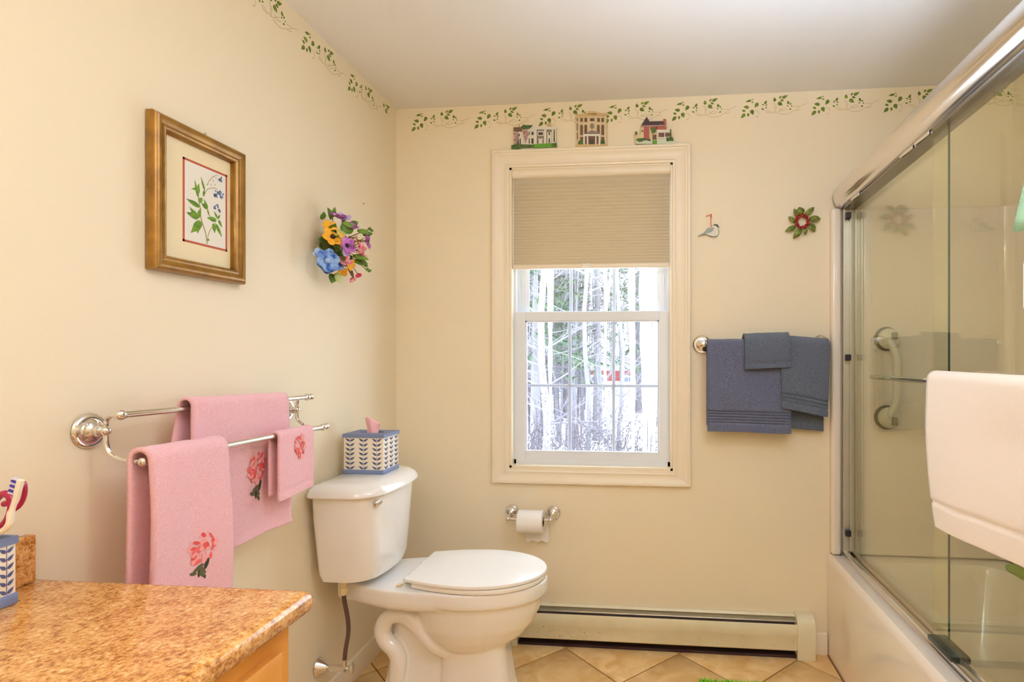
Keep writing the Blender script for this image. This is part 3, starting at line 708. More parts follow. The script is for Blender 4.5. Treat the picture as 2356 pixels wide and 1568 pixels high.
dk = [(.050, .105), (.10, .112), (.205, .150), (.27, .168), (.36, .176), (.50, .17)]
pl = [(x, YT - h) for x, h in dk] + [(x, YT + h) for x, h in reversed(dk)]
sc_ = lambda k, z: [Vector((.28 + (x - .28) * k, YT + (y - YT) * k, z)) for x, y in pl]
bw.loft([sc_(.93, .405), sc_(.985, .418), sc_(1, .435), sc_(1, .466), sc_(.985, .474)])
tp = [(1040, 1508), (1000, 1480), (965, 1440), (937, 1417), (910, 1412), (889, 1424), (880, 1448), (888, 1472), (907, 1492), (916, 1516), (913, 1556), (908, 1600)]
for sg in (1, -1):
    pth = []
    for i, (a, b_) in enumerate(tp):
        q = at(a, b_, 1, YT - .085); dy = .085 - (.03 if i == 0 else 0); pth.append((q.x, YT - dy * sg, max(q.z, .02)))
    bw.tube(bez(pth, 5), .030, 14)
bowl = bw.build('bowl', M['white'], tl)
md = bowl.modifiers.new('remesh', 'REMESH'); md.mode = 'VOXEL'; md.voxel_size = .0045; md.use_smooth_shade = True
md = bowl.modifiers.new('smooth', 'SMOOTH'); md.iterations = 6; md.factor = .5
def seatline(x0, x1, hb, hm, n=22):
    out = []
    xm = x0 + (x1 - x0) * .48
    for k in range(n + 1): 
        t = pi / 2 * k / n; out.append((xm + (x1 - xm) * cos(t), hm * sin(t)))
    for k in range(1, 9):
        t = k / 8; out.append((xm + (x0 - xm) * t, hm + (hb - hm) * t ** 1.9))
    return out + [(x, -y) for x, y in reversed(out[1:])]
def slab(name, line, levels, material, parent, xc=.56):
    m = MB(); m.loft([[Vector((xc + (x - xc) * k, YT + y * k, z)) for x, y in line] for k, z in levels]); return m.build(name, material, parent, ang=40)
SL = seatline(.345, .797, .140, .180)
slab('seat', SL, [(.975, .4760), (.993, .4775), (1, .482), (1, .488), (.992, .4925), (.97, .4935)], M['seat'], tl)
LL = seatline(.318, .800, .138, .183)
lid = slab('seat_lid', LL, [(.97, .4945), (.997, .4965), (1.0, .500), (.999, .5040), (.990, .5070), (.93, .5090), (.6, .5105), (.2, .511)], M['seat'], tl)
for sg in (1, -1):
    hg = MB(); hg.rbox(.300, .345, YT + sg * .075 - .022, YT + sg * .075 + .022, .474, .496, .006, 2); hg.lathe([(0, -.028), (.008, -.028), (.008, .028), (0, .028)], (.306, YT + sg * .075, .487), (0, 1, 0), 12)
    hg.build('hinge', M['seat'], tl)
MB().rbox(.283, .300, YT - .130, YT - .108, .4745, .480, .002, 1).build('hinge_bolt', mat('hinge_cream', S(222, 200, 150), .4), tl)
# tank
def tank_ring(x0, x1, ya, yb, z, r, bow, n=7):
    out = []; m = 10
    for cx_, cy_, a0 in ((x1 - r, yb - r, 0), (x0 + .02, yb - .02, pi / 2), (x0 + .02, ya + .02, pi), (x1 - r, ya + r, 1.5 * pi)):
        rad = r if a0 in (0, 1.5 * pi) else .02
        for k in range(n + 1): out.append([cx_ + rad * cos(a0 + pi / 2 * k / n), cy_ + rad * sin(a0 + pi / 2 * k / n), z])
    yc = (ya + yb) / 2
    for k in range(1, m): out.append([x1, ya + r + (yb - ya - 2 * r) * k / m, z])
    for p in out:
        f = max(0, (p[0] - x0) / (x1 - x0)); p[0] += bow * f * (1 - ((p[1] - yc) / ((yb - ya) / 2)) ** 2)
    return [Vector(p) for p in out]
tk = MB(); A, B = -.706, -.292
tk.loft([tank_ring(.060, .175, A + .060, B - .050, .499, .055, .030), tank_ring(.040, .197, A + .034, B - .034, .508, .065, .032), tank_ring(.032, .205, A + .027, B - .027, .535, .07, .034), tank_ring(.022, .216, A + .010, B - .012, .72, .07, .034), tank_ring(.020, .222, A + .006, B - .008, .814, .07, .034)])
tk.build('tank', M['white'], tl, ang=40)
ld = MB(); a_, b_ = A - .010, B + .010
ld.loft([tank_ring(.014, .232, a_ + .003, b_ - .003, .806, .075, .036), tank_ring(.010, .238, a_, b_, .810, .078, .036), tank_ring(.010, .237, a_ + .001, b_ - .001, .818, .078, .036), tank_ring(.014, .228, a_ + .010, b_ - .010, .834, .075, .036), tank_ring(.022, .212, a_ + .026, b_ - .026, .845, .07, .034), tank_ring(.04, .185, a_ + .055, b_ - .055, .8505, .06, .03), tank_ring(.09, .13, A + .15, B - .15, .8515, .018, .01)])
ld.build('tank_lid', M['white'], tl, ang=40)
lv = MB(); LP = at(868, 1155, 0, .232)
lv.lathe([(0, 0), (.013, 0), (.013, .008), (.008, .014), (0, .014)], (LP.x - .012, LP.y + .022, LP.z), (1, -.2, 0), 14)
lv.rbox(LP.x - .002, LP.x + .009, LP.y - .026, LP.y + .034, LP.z - .010, LP.z + .008, .005, 2)
lv.build('flush_lever', M['chrome'], tl)
# supply
sv = thing('shutoff_valve', 'chrome water shutoff valve on the left wall below tank', 'valve', (0, -.62, .183))
flat('hose', 92, 62, 44, .5, bump=(600, .8, .004)); flat('nut', 226, 206, 160, .4)
MB().lathe([(0, .001), (.030, .001), (.031, .004), (.014, .036), (.010, .040), (0, .040)], (0, -.62, .183), (1, 0, 0), 24).build('escutcheon', M['chrome'], sv)
vb = MB(); vb.tube([(.03, -.62, .183), (.06, -.62, .183)], .008, 12); vb.tube([(.052, -.62, .183), (.104, -.62, .183)], .0125, 8); vb.tube([(.1, -.62, .183), (.126, -.62, .183)], .005, 8); vb.tube([(.100, -.62, .185), (.100, -.62, .215)], .0085, 8)
vb.build('valve_body', M['chrome'], sv)
MB().sphere((.128, -.62, .184), (.005, .013, .022)).build('oval_handle', M['chrome'], sv)
MB().tube(bez([(.100, -.62, .212), (.104, -.62, .25), (.114, -.62, .31), (.112, -.62, .36), (.100, -.62, .42), (.096, -.62, .452)], 6), .0075, 10).build('supply_hose', M['hose'], sv)
MB().lathe([(0, 0), (.010, 0), (.016, .012), (.016, .026), (.011, .030), (.011, .058), (0, .058)], (.096, -.62, .444), (0, 0, 1), 12).build('coupling_nut', M['nut'], sv)

# ---- tissue box on the tank
flat('box_blue', 112, 124, 158, .5); flat('box_cream', 236, 226, 206, .5); flat('print_navy', 74, 78, 118, .6); flat('tissue', 246, 190, 196, .9)
def leafbox(parent, x0, x1, y0, y1, z0, z1, zb0, zb1, cols, rows, faces):
    MB().rbox(x0, x1, y0, y1, z0, z1, .003, 2).build('body', M['box_cream'], parent)
    e = .0022
    MB().rbox(x0 - e, x1 + e, y0 - e, y1 + e, z0 - .0003, zb0, .003, 2).build('bottom_band', M['box_blue'], parent)
    m = MB()
    for o, u, wd in faces:
        o, u = Vector(o), Vector(u)
        for c in range(cols):
            xc = wd * (c + .5) / cols; hgt = (zb1 - zb0) / rows
            for r_ in range(rows):
                zz = zb0 + (r_ + .15) * hgt
                for sg in (1, -1):
                    m.prism(leafpoly((xc + sg * .0015, zz), (xc + sg * wd / cols * .36, zz + hgt * .62), hgt * .42), o, u, (0, 0, 1), .0004)
            m.prism([(xc - .0004, zb0), (xc + .0004, zb0), (xc + .0004, zb1), (xc - .0004, zb1)], o, u, (0, 0, 1), .0003)
    m.build('leaf_print', M['print_navy'], parent)
TB = (.040, .196, -.522, -.398)
tz = .8515
tbx = thing('tissue_box_cover', 'white and blue leaf patterned tissue box cover on toilet tank', 'tissue box', (.118, -.46, tz))
leafbox(tbx, TB[0], TB[1], TB[2], TB[3], tz, tz + .138, tz + .016, tz + .136, 3, 7,
        [((TB[0], TB[2] - .0002, 0), (1, 0, 0), TB[1] - TB[0]), ((TB[1] + .0002, TB[2], 0), (0, 1, 0), TB[3] - TB[2])])
top = MB(); e = .003; zt = tz + .136                       # top plate with an oval slot
out_, inn = [], []
for k in range(32):
    t = 2 * pi * k / 32; c, s_ = cos(t), sin(t); q = max(abs(c), abs(s_)); cx_, cy_ = (TB[0] + TB[1]) / 2, (TB[2] + TB[3]) / 2
    out_.append((cx_ + c / q * ((TB[1] - TB[0]) / 2 + e), cy_ + s_ / q * ((TB[3] - TB[2]) / 2 + e))); inn.append((cx_ + c * .05, cy_ + s_ * .026))
lv4 = [[(x, y, zt - .001) for x, y in inn], [(x, y, zt - .001) for x, y in out_], [(x, y, zt + .012) for x, y in out_], [(x, y, zt + .012) for x, y in inn], [(x, y, zt - .001) for x, y in inn]]
top.loft(lv4, cap=False, smooth=False); top.build('top_plate', M['box_blue'], tbx)
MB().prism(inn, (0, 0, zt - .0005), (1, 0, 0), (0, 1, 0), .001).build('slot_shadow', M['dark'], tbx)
tis = MB(); g = []
for a in range(7):
    row = []
    for b_ in range(9):
        u, v = a / 6, b_ / 8; row.append((.118 + (v - .5) * (.036 + .026 * u) + .004 * u, -.46 + .012 * sin(v * 7 + u * 2) * (1 - .3 * u) - .004 * u, zt + .001 + u * (.056 + .014 * sin(v * 4 + .5))))
    g.append(row)
tis.loft(g, cap=False, closed=False); o = tis.build('tissue', M['tissue'], tbx, ang=80); md = o.modifiers.new('t', 'SOLIDIFY'); md.thickness = .0015

# ================================================================== heater
hb = thing('baseboard_heater', 'long cream baseboard heater below the window', 'heater', (1.2, 0, 0))
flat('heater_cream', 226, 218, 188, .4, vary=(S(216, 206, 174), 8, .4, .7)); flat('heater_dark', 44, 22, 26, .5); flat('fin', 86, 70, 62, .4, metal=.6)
hx0, hx1 = .590, 1.806
MB().loft([[(x, y, z) for y, z in [(-.0005, .035), (-.0005, .172), (-.013, .172), (-.020, .163), (-.018, .161), (-.012, .169), (-.004, .169), (-.004, .035)]] for x in (hx0, hx1)], smooth=False).build('back_panel', M['heater_cream'], hb)
MB().loft([[(x, y, z) for y, z in [(-.058, .146), (-.063, .149), (-.065, .145), (-.070, .102), (-.068, .098), (-.064, .040), (-.058, .034), (-.056, .036), (-.062, .042), (-.066, .100), (-.061, .143)]] for x in (hx0, hx1)], smooth=False).build('front_panel', M['heater_cream'], hb)
MB().loft([[(x, y, z) for y, z in [(-.040, .152), (-.044, .1545), (-.045, .1530), (-.041, .1505)]] for x in (hx0, hx1)], smooth=False).build('damper_blade', mat('damper_metal', S(196, 168, 140), .3, metal=.6), hb)
MB().box(hx0, hx1, -.054, -.0045, .060, .132).build('fin_element', M['heater_dark'], hb)
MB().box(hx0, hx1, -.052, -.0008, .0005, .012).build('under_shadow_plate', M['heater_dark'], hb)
for x0, x1 in ((.553, .592), (1.803, 1.876)):
    c = MB(); pf_ = [(-.0005, .001), (-.0005, .180), (-.030, .180), (-.050, .176), (-.062, .166), (-.068, .150), (-.074, .104), (-.070, .034), (-.070, .001)]
    c.loft([[(x, y, z) for y, z in pf_] for x in (x0, x1)], smooth=False); c.build('end_cap', M['heater_cream'], hb)
fl = MB()
for k in range(90): 
    x = random.uniform(hx0 + .02, hx1 - .02) if k > 55 else random.uniform(.66, .95); z = random.uniform(.046, .094); y = -.0643 - (z - .04) * .069 - .0002; r_ = random.uniform(.0006, .0016)
    fl.prism([(r_ * cos(a), r_ * sin(a) * 1.3) for a in [pi / 3 * i for i in range(6)]], (x, y, z), (1, 0, 0), (0, 0, 1), .0003)
fl.build('rust_specks', mat('rust', S(120, 84, 44), .8), hb, kind='stuff')

# ================================================================== toilet paper
tph = thing('toilet_paper_holder', 'chrome toilet paper holder on wall beneath the window', 'paper holder', (.65, 0, .575))
for x, sg in ((.552, 1), (.744, -1)):
    rosette((x, 0, .577), (0, -1, 0), .031, tph)
    a = MB(); a.tube(bez([(x, -.025, .577), (x, -.05, .576), (x, -.066, .570), (x + sg * .004, -.076, .566)], 5), .0055, 10); a.sphere((x, -.076, .566), .010); a.build('arm', M['chrome'], tph)
MB().tube([(.556, -.076, .566), (.740, -.076, .566)], .0065, 12).build('roller', M['chrome'], tph)
rl = thing('toilet_paper_roll', 'white toilet paper roll with loose end hanging down', 'toilet paper', (.655, -.076, .566))
q = MB(); q.lathe([(.020, 0), (.049, 0), (.0505, .0015), (.0505, .1095), (.049, .111), (.020, .111), (.020, 0)], (.601, -.076, .557), (1, 0, 0), 40); q.f = q.f[:-2]; q.m = q.m[:-2]; q.sm = q.sm[:-2]
q.build('roll', M['paper'], rl)
cr = MB(); cr.lathe([(.0185, -.0002), (.0199, -.0002), (.0199, .1112), (.0185, .1112)], (.601, -.076, .557), (1, 0, 0), 24); cr.f = cr.f[:-2]; cr.m = cr.m[:-2]; cr.sm = cr.sm[:-2]
cr.build('cardboard_core', mat('cardboard', S(110, 70, 40), .9), rl)
sh_ = MB(); g = []
for a in range(9):
    u = a / 8; g.append([(.618 + .104 * v + .006 * u, -.0255 + .003 * sin(u * 3), .557 - u * (.103 + .004 * sin(v * 16))) for v in [k / 16 for k in range(17)]])
sh_.loft(g, cap=False, closed=False); sh_.build('loose_sheet', M['paper'], rl)

# ================================================================== vanity
van = thing('vanity_cabinet', 'honey wood vanity cabinet under the granite counter', 'cabinet', (.27, -2.2, 0))
VE = -1.562; VB = -2.95; CT = .867
MB().box(.003, .53, VB, VE, .095, .828).build('body', M['oak'], van)
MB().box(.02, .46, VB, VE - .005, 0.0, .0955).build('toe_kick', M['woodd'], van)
def front(name, ya, yb, za, zb):
    f = MB(); pfl = [(0, 0), (0, .014), (.006, .018), (.040, .018), (.048, .010), (.060, .012), (.075, .017)]
    rings = [[(.5305 + d, ya + i, za + i), (.5305 + d, yb - i, za + i), (.5305 + d, yb - i, zb - i), (.5305 + d, ya + i, zb - i)] for i, d in pfl]
    f.loft(rings, smooth=False); return f.build(name, M['oak'], van)
for k in range(3):
    ya = -2.03 - .45 * k; d = front('drawer', ya, ya + .43, .63, .785)
    MB().lathe([(.005, 0), (.005, .012), (.014, .018), (.014, .026), (0, .03)], (.549, ya + .215, .705), (1, 0, 0), 14).build('knob', M['chrome'], d)
    d = front('door', ya, ya + .43, .125, .615)
    MB().lathe([(.005, 0), (.005, .012), (.014, .018), (.014, .026), (0, .03)], (.549, ya + .05, .56), (1, 0, 0), 14).build('knob', M['chrome'], d)
ct = thing('countertop', 'polished tan granite countertop with short backsplash', 'countertop', (.28, -2.2, .83))
cm = MB(); ye = -1.535; xe = .566; rr_ = .017
epf = [(0, CT - .001), (.006, CT - .001)]
ring = lambda ins, z: [(.001, VB, z), (xe - ins, VB, z), (xe - ins, ye - ins - .012, z), (xe - ins - .004, ye - ins - .004, z), (xe - ins - .012, ye - ins, z), (.001, ye - ins, z)]
cm.loft([ring(.012, .829), ring(.004, .8325), ring(.0, .840), ring(0, .853), ring(.003, .861), ring(.009, .8655), ring(.016, CT)])
cm.build('slab', M['granite'], ct, ang=50)
MB().rbox(.001, .021, VB, -1.556, CT + .0003, .957, .004, 2).build('backsplash', M['granite'], ct)
sk = MB(); scx, scy = .275, -2.118
sk.loft([[(scx + a * cos(t), scy + b_ * sin(t), z) for t in [2 * pi * k / 40 for k in range(40)]] for a, b_, z in ((.200, .250, CT + .0003), (.199, .249, CT + .007), (.190, .240, CT + .012), (.178, .225, CT + .008), (.165, .21, CT + .0025), (.12, .16, CT + .0012), (.02, .03, CT + .0008))])
sk = sk.build('sink', M['white'], org=Vector((scx, scy, CT)), label='white oval sink rim set in the counter, bottom left corner', category='sink')
# toothbrush holder
thx, thy, s2 = .056, -1.672, .030
th = thing('toothbrush_holder', 'white and blue leaf patterned toothbrush tumbler on the counter', 'toothbrush holder', (thx, thy, CT))
leafbox(th, thx - s2, thx + s2, thy - s2, thy + s2, CT + .0003, CT + .108, CT + .020, CT + .104, 2, 6,
        [((thx - s2, thy - s2 - .0002, 0), (1, 0, 0), 2 * s2), ((thx + s2 + .0002, thy - s2, 0), (0, 1, 0), 2 * s2)])
rm = MB()
sq_ = lambda k, z: [(thx + a * k, thy + b_ * k, z) for a, b_ in ((1, 1), (-1, 1), (-1, -1), (1, -1))]
rm.loft([sq_(s2 - .004, CT + .1085), sq_(s2 - .004, CT + .117), sq_(s2 + .002, CT + .117), sq_(s2 + .002, CT + .104), sq_(s2 - .001, CT + .104)], cap=False, smooth=False); rm.build('rim', M['box_blue'], th)
flat('brush_white', 240, 232, 214, .3); flat('bristle_violet', 70, 50, 168, .6); flat('bristle_pale', 214, 208, 230, .6); flat('magenta', 160, 16, 62, .3)
tbh = thing('toothbrush', 'white toothbrush with violet and pale bristles standing in the tumbler', 'toothbrush', (thx, thy, CT + .1))
Pb = [Vector((thx - .012, thy, CT + .1095)), at(14, 1215, 1, thy), at(26, 1178, 1, thy), at(38, 1140, 1, thy), at(48, 1104, 1, thy)]
MB().tube(bez(Pb, 6), [.005] * 7 + [.0055] * 6 + [.0042] * 6 + [.0052] * 6, 10).build('handle', M['brush_white'], tbh)
hd2, up_ = Pb[4] - Pb[3], (Pb[4] - Pb[3]).normalized()
side = Vector((-.88, 0, -.1)) ; side = (side - up_ * side.dot(up_)).normalized()
bsm = MB()
for k in range(7):
    c = Pb[3].lerp(Pb[4], .02 + .15 * k)
    bsm.tube([c + side * .003, c + side * .016], [.0016, .0019], 6, mi=0 if k in (1, 3, 5) else 1)
    bsm.tube([c + side * .003 + Vector((0, .004, 0)), c + side * .016 + Vector((0, .004, 0))], [.0016, .0019], 6, mi=0 if k in (1, 3, 5) else 1)
bsm.build('bristles', [M['bristle_violet'], M['bristle_pale']], tbh)
sc = thing('scissors', 'dark magenta looped plastic handle standing behind the toothbrush', 'scissors', (thx - .01, thy + .018, CT + .1))
yb_ = thy + .020
lp = MB(); cc = at(40, 1138, 1, yb_); rx_, rz_ = .0165, .024
lp.tube([cc + Vector((rx_ * cos(t) * .8 + .25 * rz_ * sin(t), 0, rz_ * sin(t))) for t in [2 * pi * k / 28 for k in range(29)]], .0036, 8); lp.build('finger_loop', M['magenta'], sc)
cc2 = at(2, 1175, 1, yb_)
lp2 = MB(); lp2.tube([cc2 + Vector((.020 * cos(t) + .3 * .028 * sin(t), 0, .030 * sin(t))) for t in [2 * pi * k / 28 for k in range(29)]], .006, 8)
lp2.tube([(thx - .014, yb_, CT + .1095), cc2 + Vector((-.006, 0, -.028))], [.004, .006], 8); lp2.tube([cc2 + Vector((.006, 0, .012)), cc + Vector((-.014, 0, -.012))], .005, 8); lp2.build('finger_loop', M['magenta'], sc)
MB().rbox(.004, .018, -1.640, -1.585, .9573, .9625, .002, 1).build('cream_sliver', mat('ivory', S(240, 226, 196), .4), label='thin ivory strip lying on top of the backsplash', category='sliver')  # plain cream plastic strip, its use not identified

# ================================================================== picture
pc = thing('framed_botanical_print', 'gilt framed botanical print of blue flowers on left wall', 'picture', (0, -1.16, 1.68))
PY0, PY1, PZ0, PZ1 = -1.308, -1.010, 1.496, 1.870
fp = [(0, .003), (0, .020), (.003, .026), (.008, .030), (.016, .029), (.022, .024), (.026, .0235), (.030, .026), (.034, .024), (.038, .016), (.040, .008)]
def pcorner(k, ins, d):
    return Vector((d, PY0 + ins if k in (0, 3) else PY1 - ins, PZ0 + ins if k in (0, 1) else PZ1 - ins))
for k in range(4):
    MB().loft([[pcorner(k, a, b_) for a, b_ in fp + [(.040, .003)]], [pcorner((k + 1) % 4, a, b_) for a, b_ in fp + [(.040, .003)]]]).build('frame_rail', M['wood'], pc, ang=50)
flat('mat_board', 232, 214, 176, .8); flat('mat_red', 170, 78, 54, .8); flat('print_paper', 232, 226, 214, .8); flat('art_green', 112, 146, 30, .8, vary=(S(78, 112, 34), 90, .4, .6)); flat('art_stem', 150, 140, 80, .8); flat('art_blue', 96, 116, 156, .8, vary=(S(52, 64, 96), 160, .45, .6)); flat('art_bud', 180, 170, 130, .8)
mb_ = MB().box(.0035, .0085, PY0 + .036, PY1 - .036, PZ0 + .036, PZ1 - .036).build('mat_board', M['mat_board'], pc)
AY0, AY1, AZ0, AZ1 = -1.210, -1.062, 1.581, 1.793
rd = MB(); wd = .0055
rd.box(.0085, .0092, AY0, AY1, AZ0, AZ0 + wd); rd.box(.0085, .0092, AY0, AY1, AZ1 - wd, AZ1); rd.box(.0085, .0092, AY0, AY0 + wd, AZ0, AZ1); rd.box(.0085, .0092, AY1 - wd, AY1, AZ0, AZ1)
rd.build('red_mat_border', M['mat_red'], pc)
pp = MB().box(.0085, .0088, AY0 + wd, AY1 - wd, AZ0 + wd, AZ1 - wd).build('print_sheet', M['print_paper'], pc)
art = MB()
# crop frame of the print: corners (195,-40) (950,190) (940,1525) (195,1350) in a 1098 x 1568 view
def ap_(p):
    u = (p[0] - 195) / 750; zt_ = -40 + 230 * u; zb_ = 1355 + 170 * u; v = (p[1] - zt_) / (zb_ - zt_)
    return Vector((u * (AY1 - AY0), (1 - v) * (AZ1 - AZ0)))
def aleaf(b_, t, wd, mi): art.prism(leafpoly(ap_(b_), ap_(t), wd * (AY1 - AY0) / 750), (.0089 + len(art.v) * 4e-7, AY0, AZ0), (0, 1, 0), (0, 0, 1), .0003, mi)
for b_, t, wd in (((440, 610), (380, 320), 46), ((450, 470), (320, 480), 34), ((430, 560), (450, 375), 56), ((525, 590), (545, 460), 36), ((545, 480), (480, 255), 34), ((450, 690), (510, 615), 64), ((460, 770), (245, 650), 66), ((590, 790), (485, 700), 60), ((595, 790), (530, 630), 44),
        ((440, 960), (245, 875), 76), ((430, 960), (295, 780), 66), ((430, 960), (485, 790), 60), ((490, 1020), (320, 1215), 110), ((440, 1010), (430, 1225), 80), ((750, 985), (580, 945), 66), ((620, 900), (590, 780), 22), ((770, 950), (705, 825), 36), ((770, 960), (820, 885), 30), ((790, 980), (850, 1105), 46), ((740, 1050), (850, 1270), 56), ((700, 1040), (720, 1210), 66), ((590, 1320), (630, 1325), 36)):
    aleaf(b_, t, wd, 0)
def aline(pts, wd, mi):
    q = bez([ap_(p).to_3d() for p in pts], 5); w_ = wd * (AY1 - AY0) / 1500
    for a, b_ in zip(q, q[1:]):
        d = (b_ - a).normalized(); n = Vector((-d.y, d.x)) * w_; art.prism([a.xy + n, a.xy - n, b_.xy - n, b_.xy + n], (.0089, AY0, AZ0), (0, 1, 0), (0, 0, 1), .00025, mi)
aline([(590, 1395), (560, 1200), (490, 980), (470, 780), (440, 610)], 16, 1); aline([(595, 1290), (640, 1160), (740, 1030)], 10, 1); aline([(540, 560), (600, 460), (700, 430), (770, 450)], 8, 1); aline([(585, 790), (620, 900), (720, 980)], 12, 1); aline([(590, 400), (640, 290), (740, 210)], 6, 1)
rn = random.Random(3)
def blot(c, n, sx, sy, mi, r0=12, r1=26):
    for k in range(n):
        p = (c[0] + rn.uniform(-sx, sx), c[1] + rn.uniform(-sy, sy)); aleaf(p, (p[0] + rn.uniform(-30, 30), p[1] + rn.uniform(15, 45)), rn.uniform(r0, r1) * 1.4, mi)
blot((790, 520), 26, 75, 50, 2); blot((740, 740), 10, 50, 40, 2); blot((785, 800), 4, 12, 20, 2); blot((820, 250), 6, 16, 40, 2)
for p in ((630, 290), (680, 235), (730, 250), (750, 205), (640, 375), (710, 370), (680, 300), (570, 375)): aleaf(p, (p[0] + 20, p[1] + 14), 18, 3)
art.build('botanical_drawing', [M['art_green'], M['art_stem'], M['art_blue'], M['art_bud']], pp)
MB().lathe([(0, 0), (.002, 0), (.002, .014), (.004, .015), (.004, .017), (0, .018)], (0.0, at(468, 300, 0, .01).y, 1.8745), (1, 0, 0), 10).build('nail', M['chrome'], pc)
MB().lathe([(0, 0), (.0015, 0), (.0015, .006), (0, .007)], at(835, 468, 0, 0), (1, 0, 0), 8).build('nail', M['woodd'], label='small dark nail in the left wall above the flowers', category='nail')

# ================================================================== flower bouquet on the left wall
flat('fl_blue', 40, 90, 172, .7, vary=(S(150, 180, 226), 40, .4, .6)); flat('fl_sky', 168, 194, 232, .7); flat('fl_purple', 130, 50, 130, .7, vary=(S(196, 120, 190), 45, .4, .6)); flat('fl_lilac', 206, 182, 222, .7)
flat('fl_yellow', 240, 172, 40, .7); flat('fl_pink', 226, 60, 110, .7, vary=(S(248, 200, 206), 50, .4, .6)); flat('fl_green', 110, 142, 40, .7, vary=(S(80, 110, 34), 40, .4, .6)); flat('fl_dkgreen', 58, 78, 22, .7); flat('fl_pale', 196, 204, 130, .7); flat('fl_brown', 110, 70, 24, .8); flat('fl_center', 44, 22, 30, .8)
bq = thing('flower_bouquet', 'mixed artificial flower bouquet in blue, purple and yellow on left wall', 'flowers', (.0, -.575, 1.69))
def petalflower(name, c, n, np_, rad, wd, material, center=None, cup=.35, rng=None):
    c, n = Vector(c), Vector(n).normalized(); u = n.orthogonal().normalized(); v = n.cross(u); m = MB(); ph = rng.uniform(0, 6); rad *= 1.22; wd *= 1.28
    for k in range(np_):
        a = ph + 2 * pi * k / np_; d = u * cos(a) + v * sin(a); s_ = n.cross(d); rows = []
        for i in range(6):
            t = i / 5; wv = wd * (sin(pi * (.12 + .80 * t)) ** .7) * (1 - .15 * t); h = cup * rad * t * t + rng.uniform(-.001, .001)
            rows.append([c + d * rad * t + n * h + s_ * wv * e + n * (abs(e) * .18 * wv) for e in (-1, -.4, .4, 1)])
        m.loft(rows, cap=False, closed=False)
    o = m.build(name, material, bq, ang=80); md = o.modifiers.new('t', 'SOLIDIFY'); md.thickness = .0008
    if center: MB().sphere(c + n * .004, rad * .24, 10, 6).build('flower_center', center, o)
    return o
rg = random.Random(5)
BQ = lambda px, py, X: at(px, py, 0, X)
petalflower('blue_hydrangea', BQ(752, 600, .075), (.8, -.5, .1), 6, .034, .017, M['fl_blue'], M['fl_sky'], .3, rg)
for px, py, X in ((735, 585, .05), (758, 588, .07), (775, 612, .075), (744, 610, .055), (770, 594, .06), (752, 618, .05)):
    petalflower('blue_hydrangea', BQ(px, py, X), (.7, -.6, rg.uniform(-.3, .5)), 4, .019, .011, M['fl_blue'] if py > 600 else M['fl_sky'], M['fl_sky'], .25, rg)
petalflower('yellow_flower', BQ(765, 545, .085), (.7, -.6, .3), 6, .030, .013, M['fl_yellow'], M['fl_center'], .25, rg)
petalflower('yellow_flower', BQ(758, 522, .06), (.6, -.5, .5), 5, .022, .011, M['fl_yellow'], None, .3, rg)
petalflower('yellow_flower', BQ(806, 608, .08), (.8, -.1, -.3), 5, .018, .009, M['fl_yellow'], None, .3, rg)
petalflower('yellow_flower', BQ(788, 624, .05), (.6, -.6, -.5), 4, .016, .009, M['fl_yellow'], None, .3, rg)
for px, py, X, n in ((803, 522, .10, (.5, -.3, .8)), (797, 565, .12, (.9, -.3, .1)), (842, 555, .13, (.9, .3, .1)), (778, 500, .07, (.3, -.2, .9))):
    petalflower('purple_pansy', BQ(px, py, X), n, 5, .026, .014, M['fl_purple'], M['fl_center'], .35, rg)
petalflower('lilac_pansy', BQ(788, 503, .075), (.4, -.4, .8), 5, .026, .013, M['fl_lilac'], None, .35, rg)
petalflower('lilac_pansy', BQ(794, 580, .115), (.9, -.3, 0), 4, .014, .008, M['fl_lilac'], None, .35, rg)
for px, py, X in ((824, 578, .12), (796, 600, .10), (786, 604, .085), (828, 570, .12), (830, 590, .11), (810, 640, .06), (823, 630, .075)):
    petalflower('pink_fuchsia', BQ(px, py, X), (.5, rg.uniform(-.4, .4), -.7 if py > 620 else .2), 5, .015 if py < 620 else .010, .008, M['fl_pink'], None, .8, rg)
def bleaf(c, d, L, wd, material, name='leaf'):
    c, d = Vector(c), Vector(d).normalized(); L *= 1.25; wd *= 1.3; s_ = d.cross(Vector((1, -.6, .2))).normalized(); n = s_.cross(d); rows = []
    for i in range(7):
        t = i / 6; wv = wd * sin(pi * min(1, .1 + .9 * t)) ** .8; rows.append([c + d * L * t + n * (.2 * L * t * (1 - t)) + s_ * wv * e + n * abs(e) * wv * .25 for e in (-1, 0, 1)])
    o = MB().loft(rows, cap=False, closed=False).build(name, material, bq, ang=80); md = o.modifiers.new('t', 'SOLIDIFY'); md.thickness = .0008
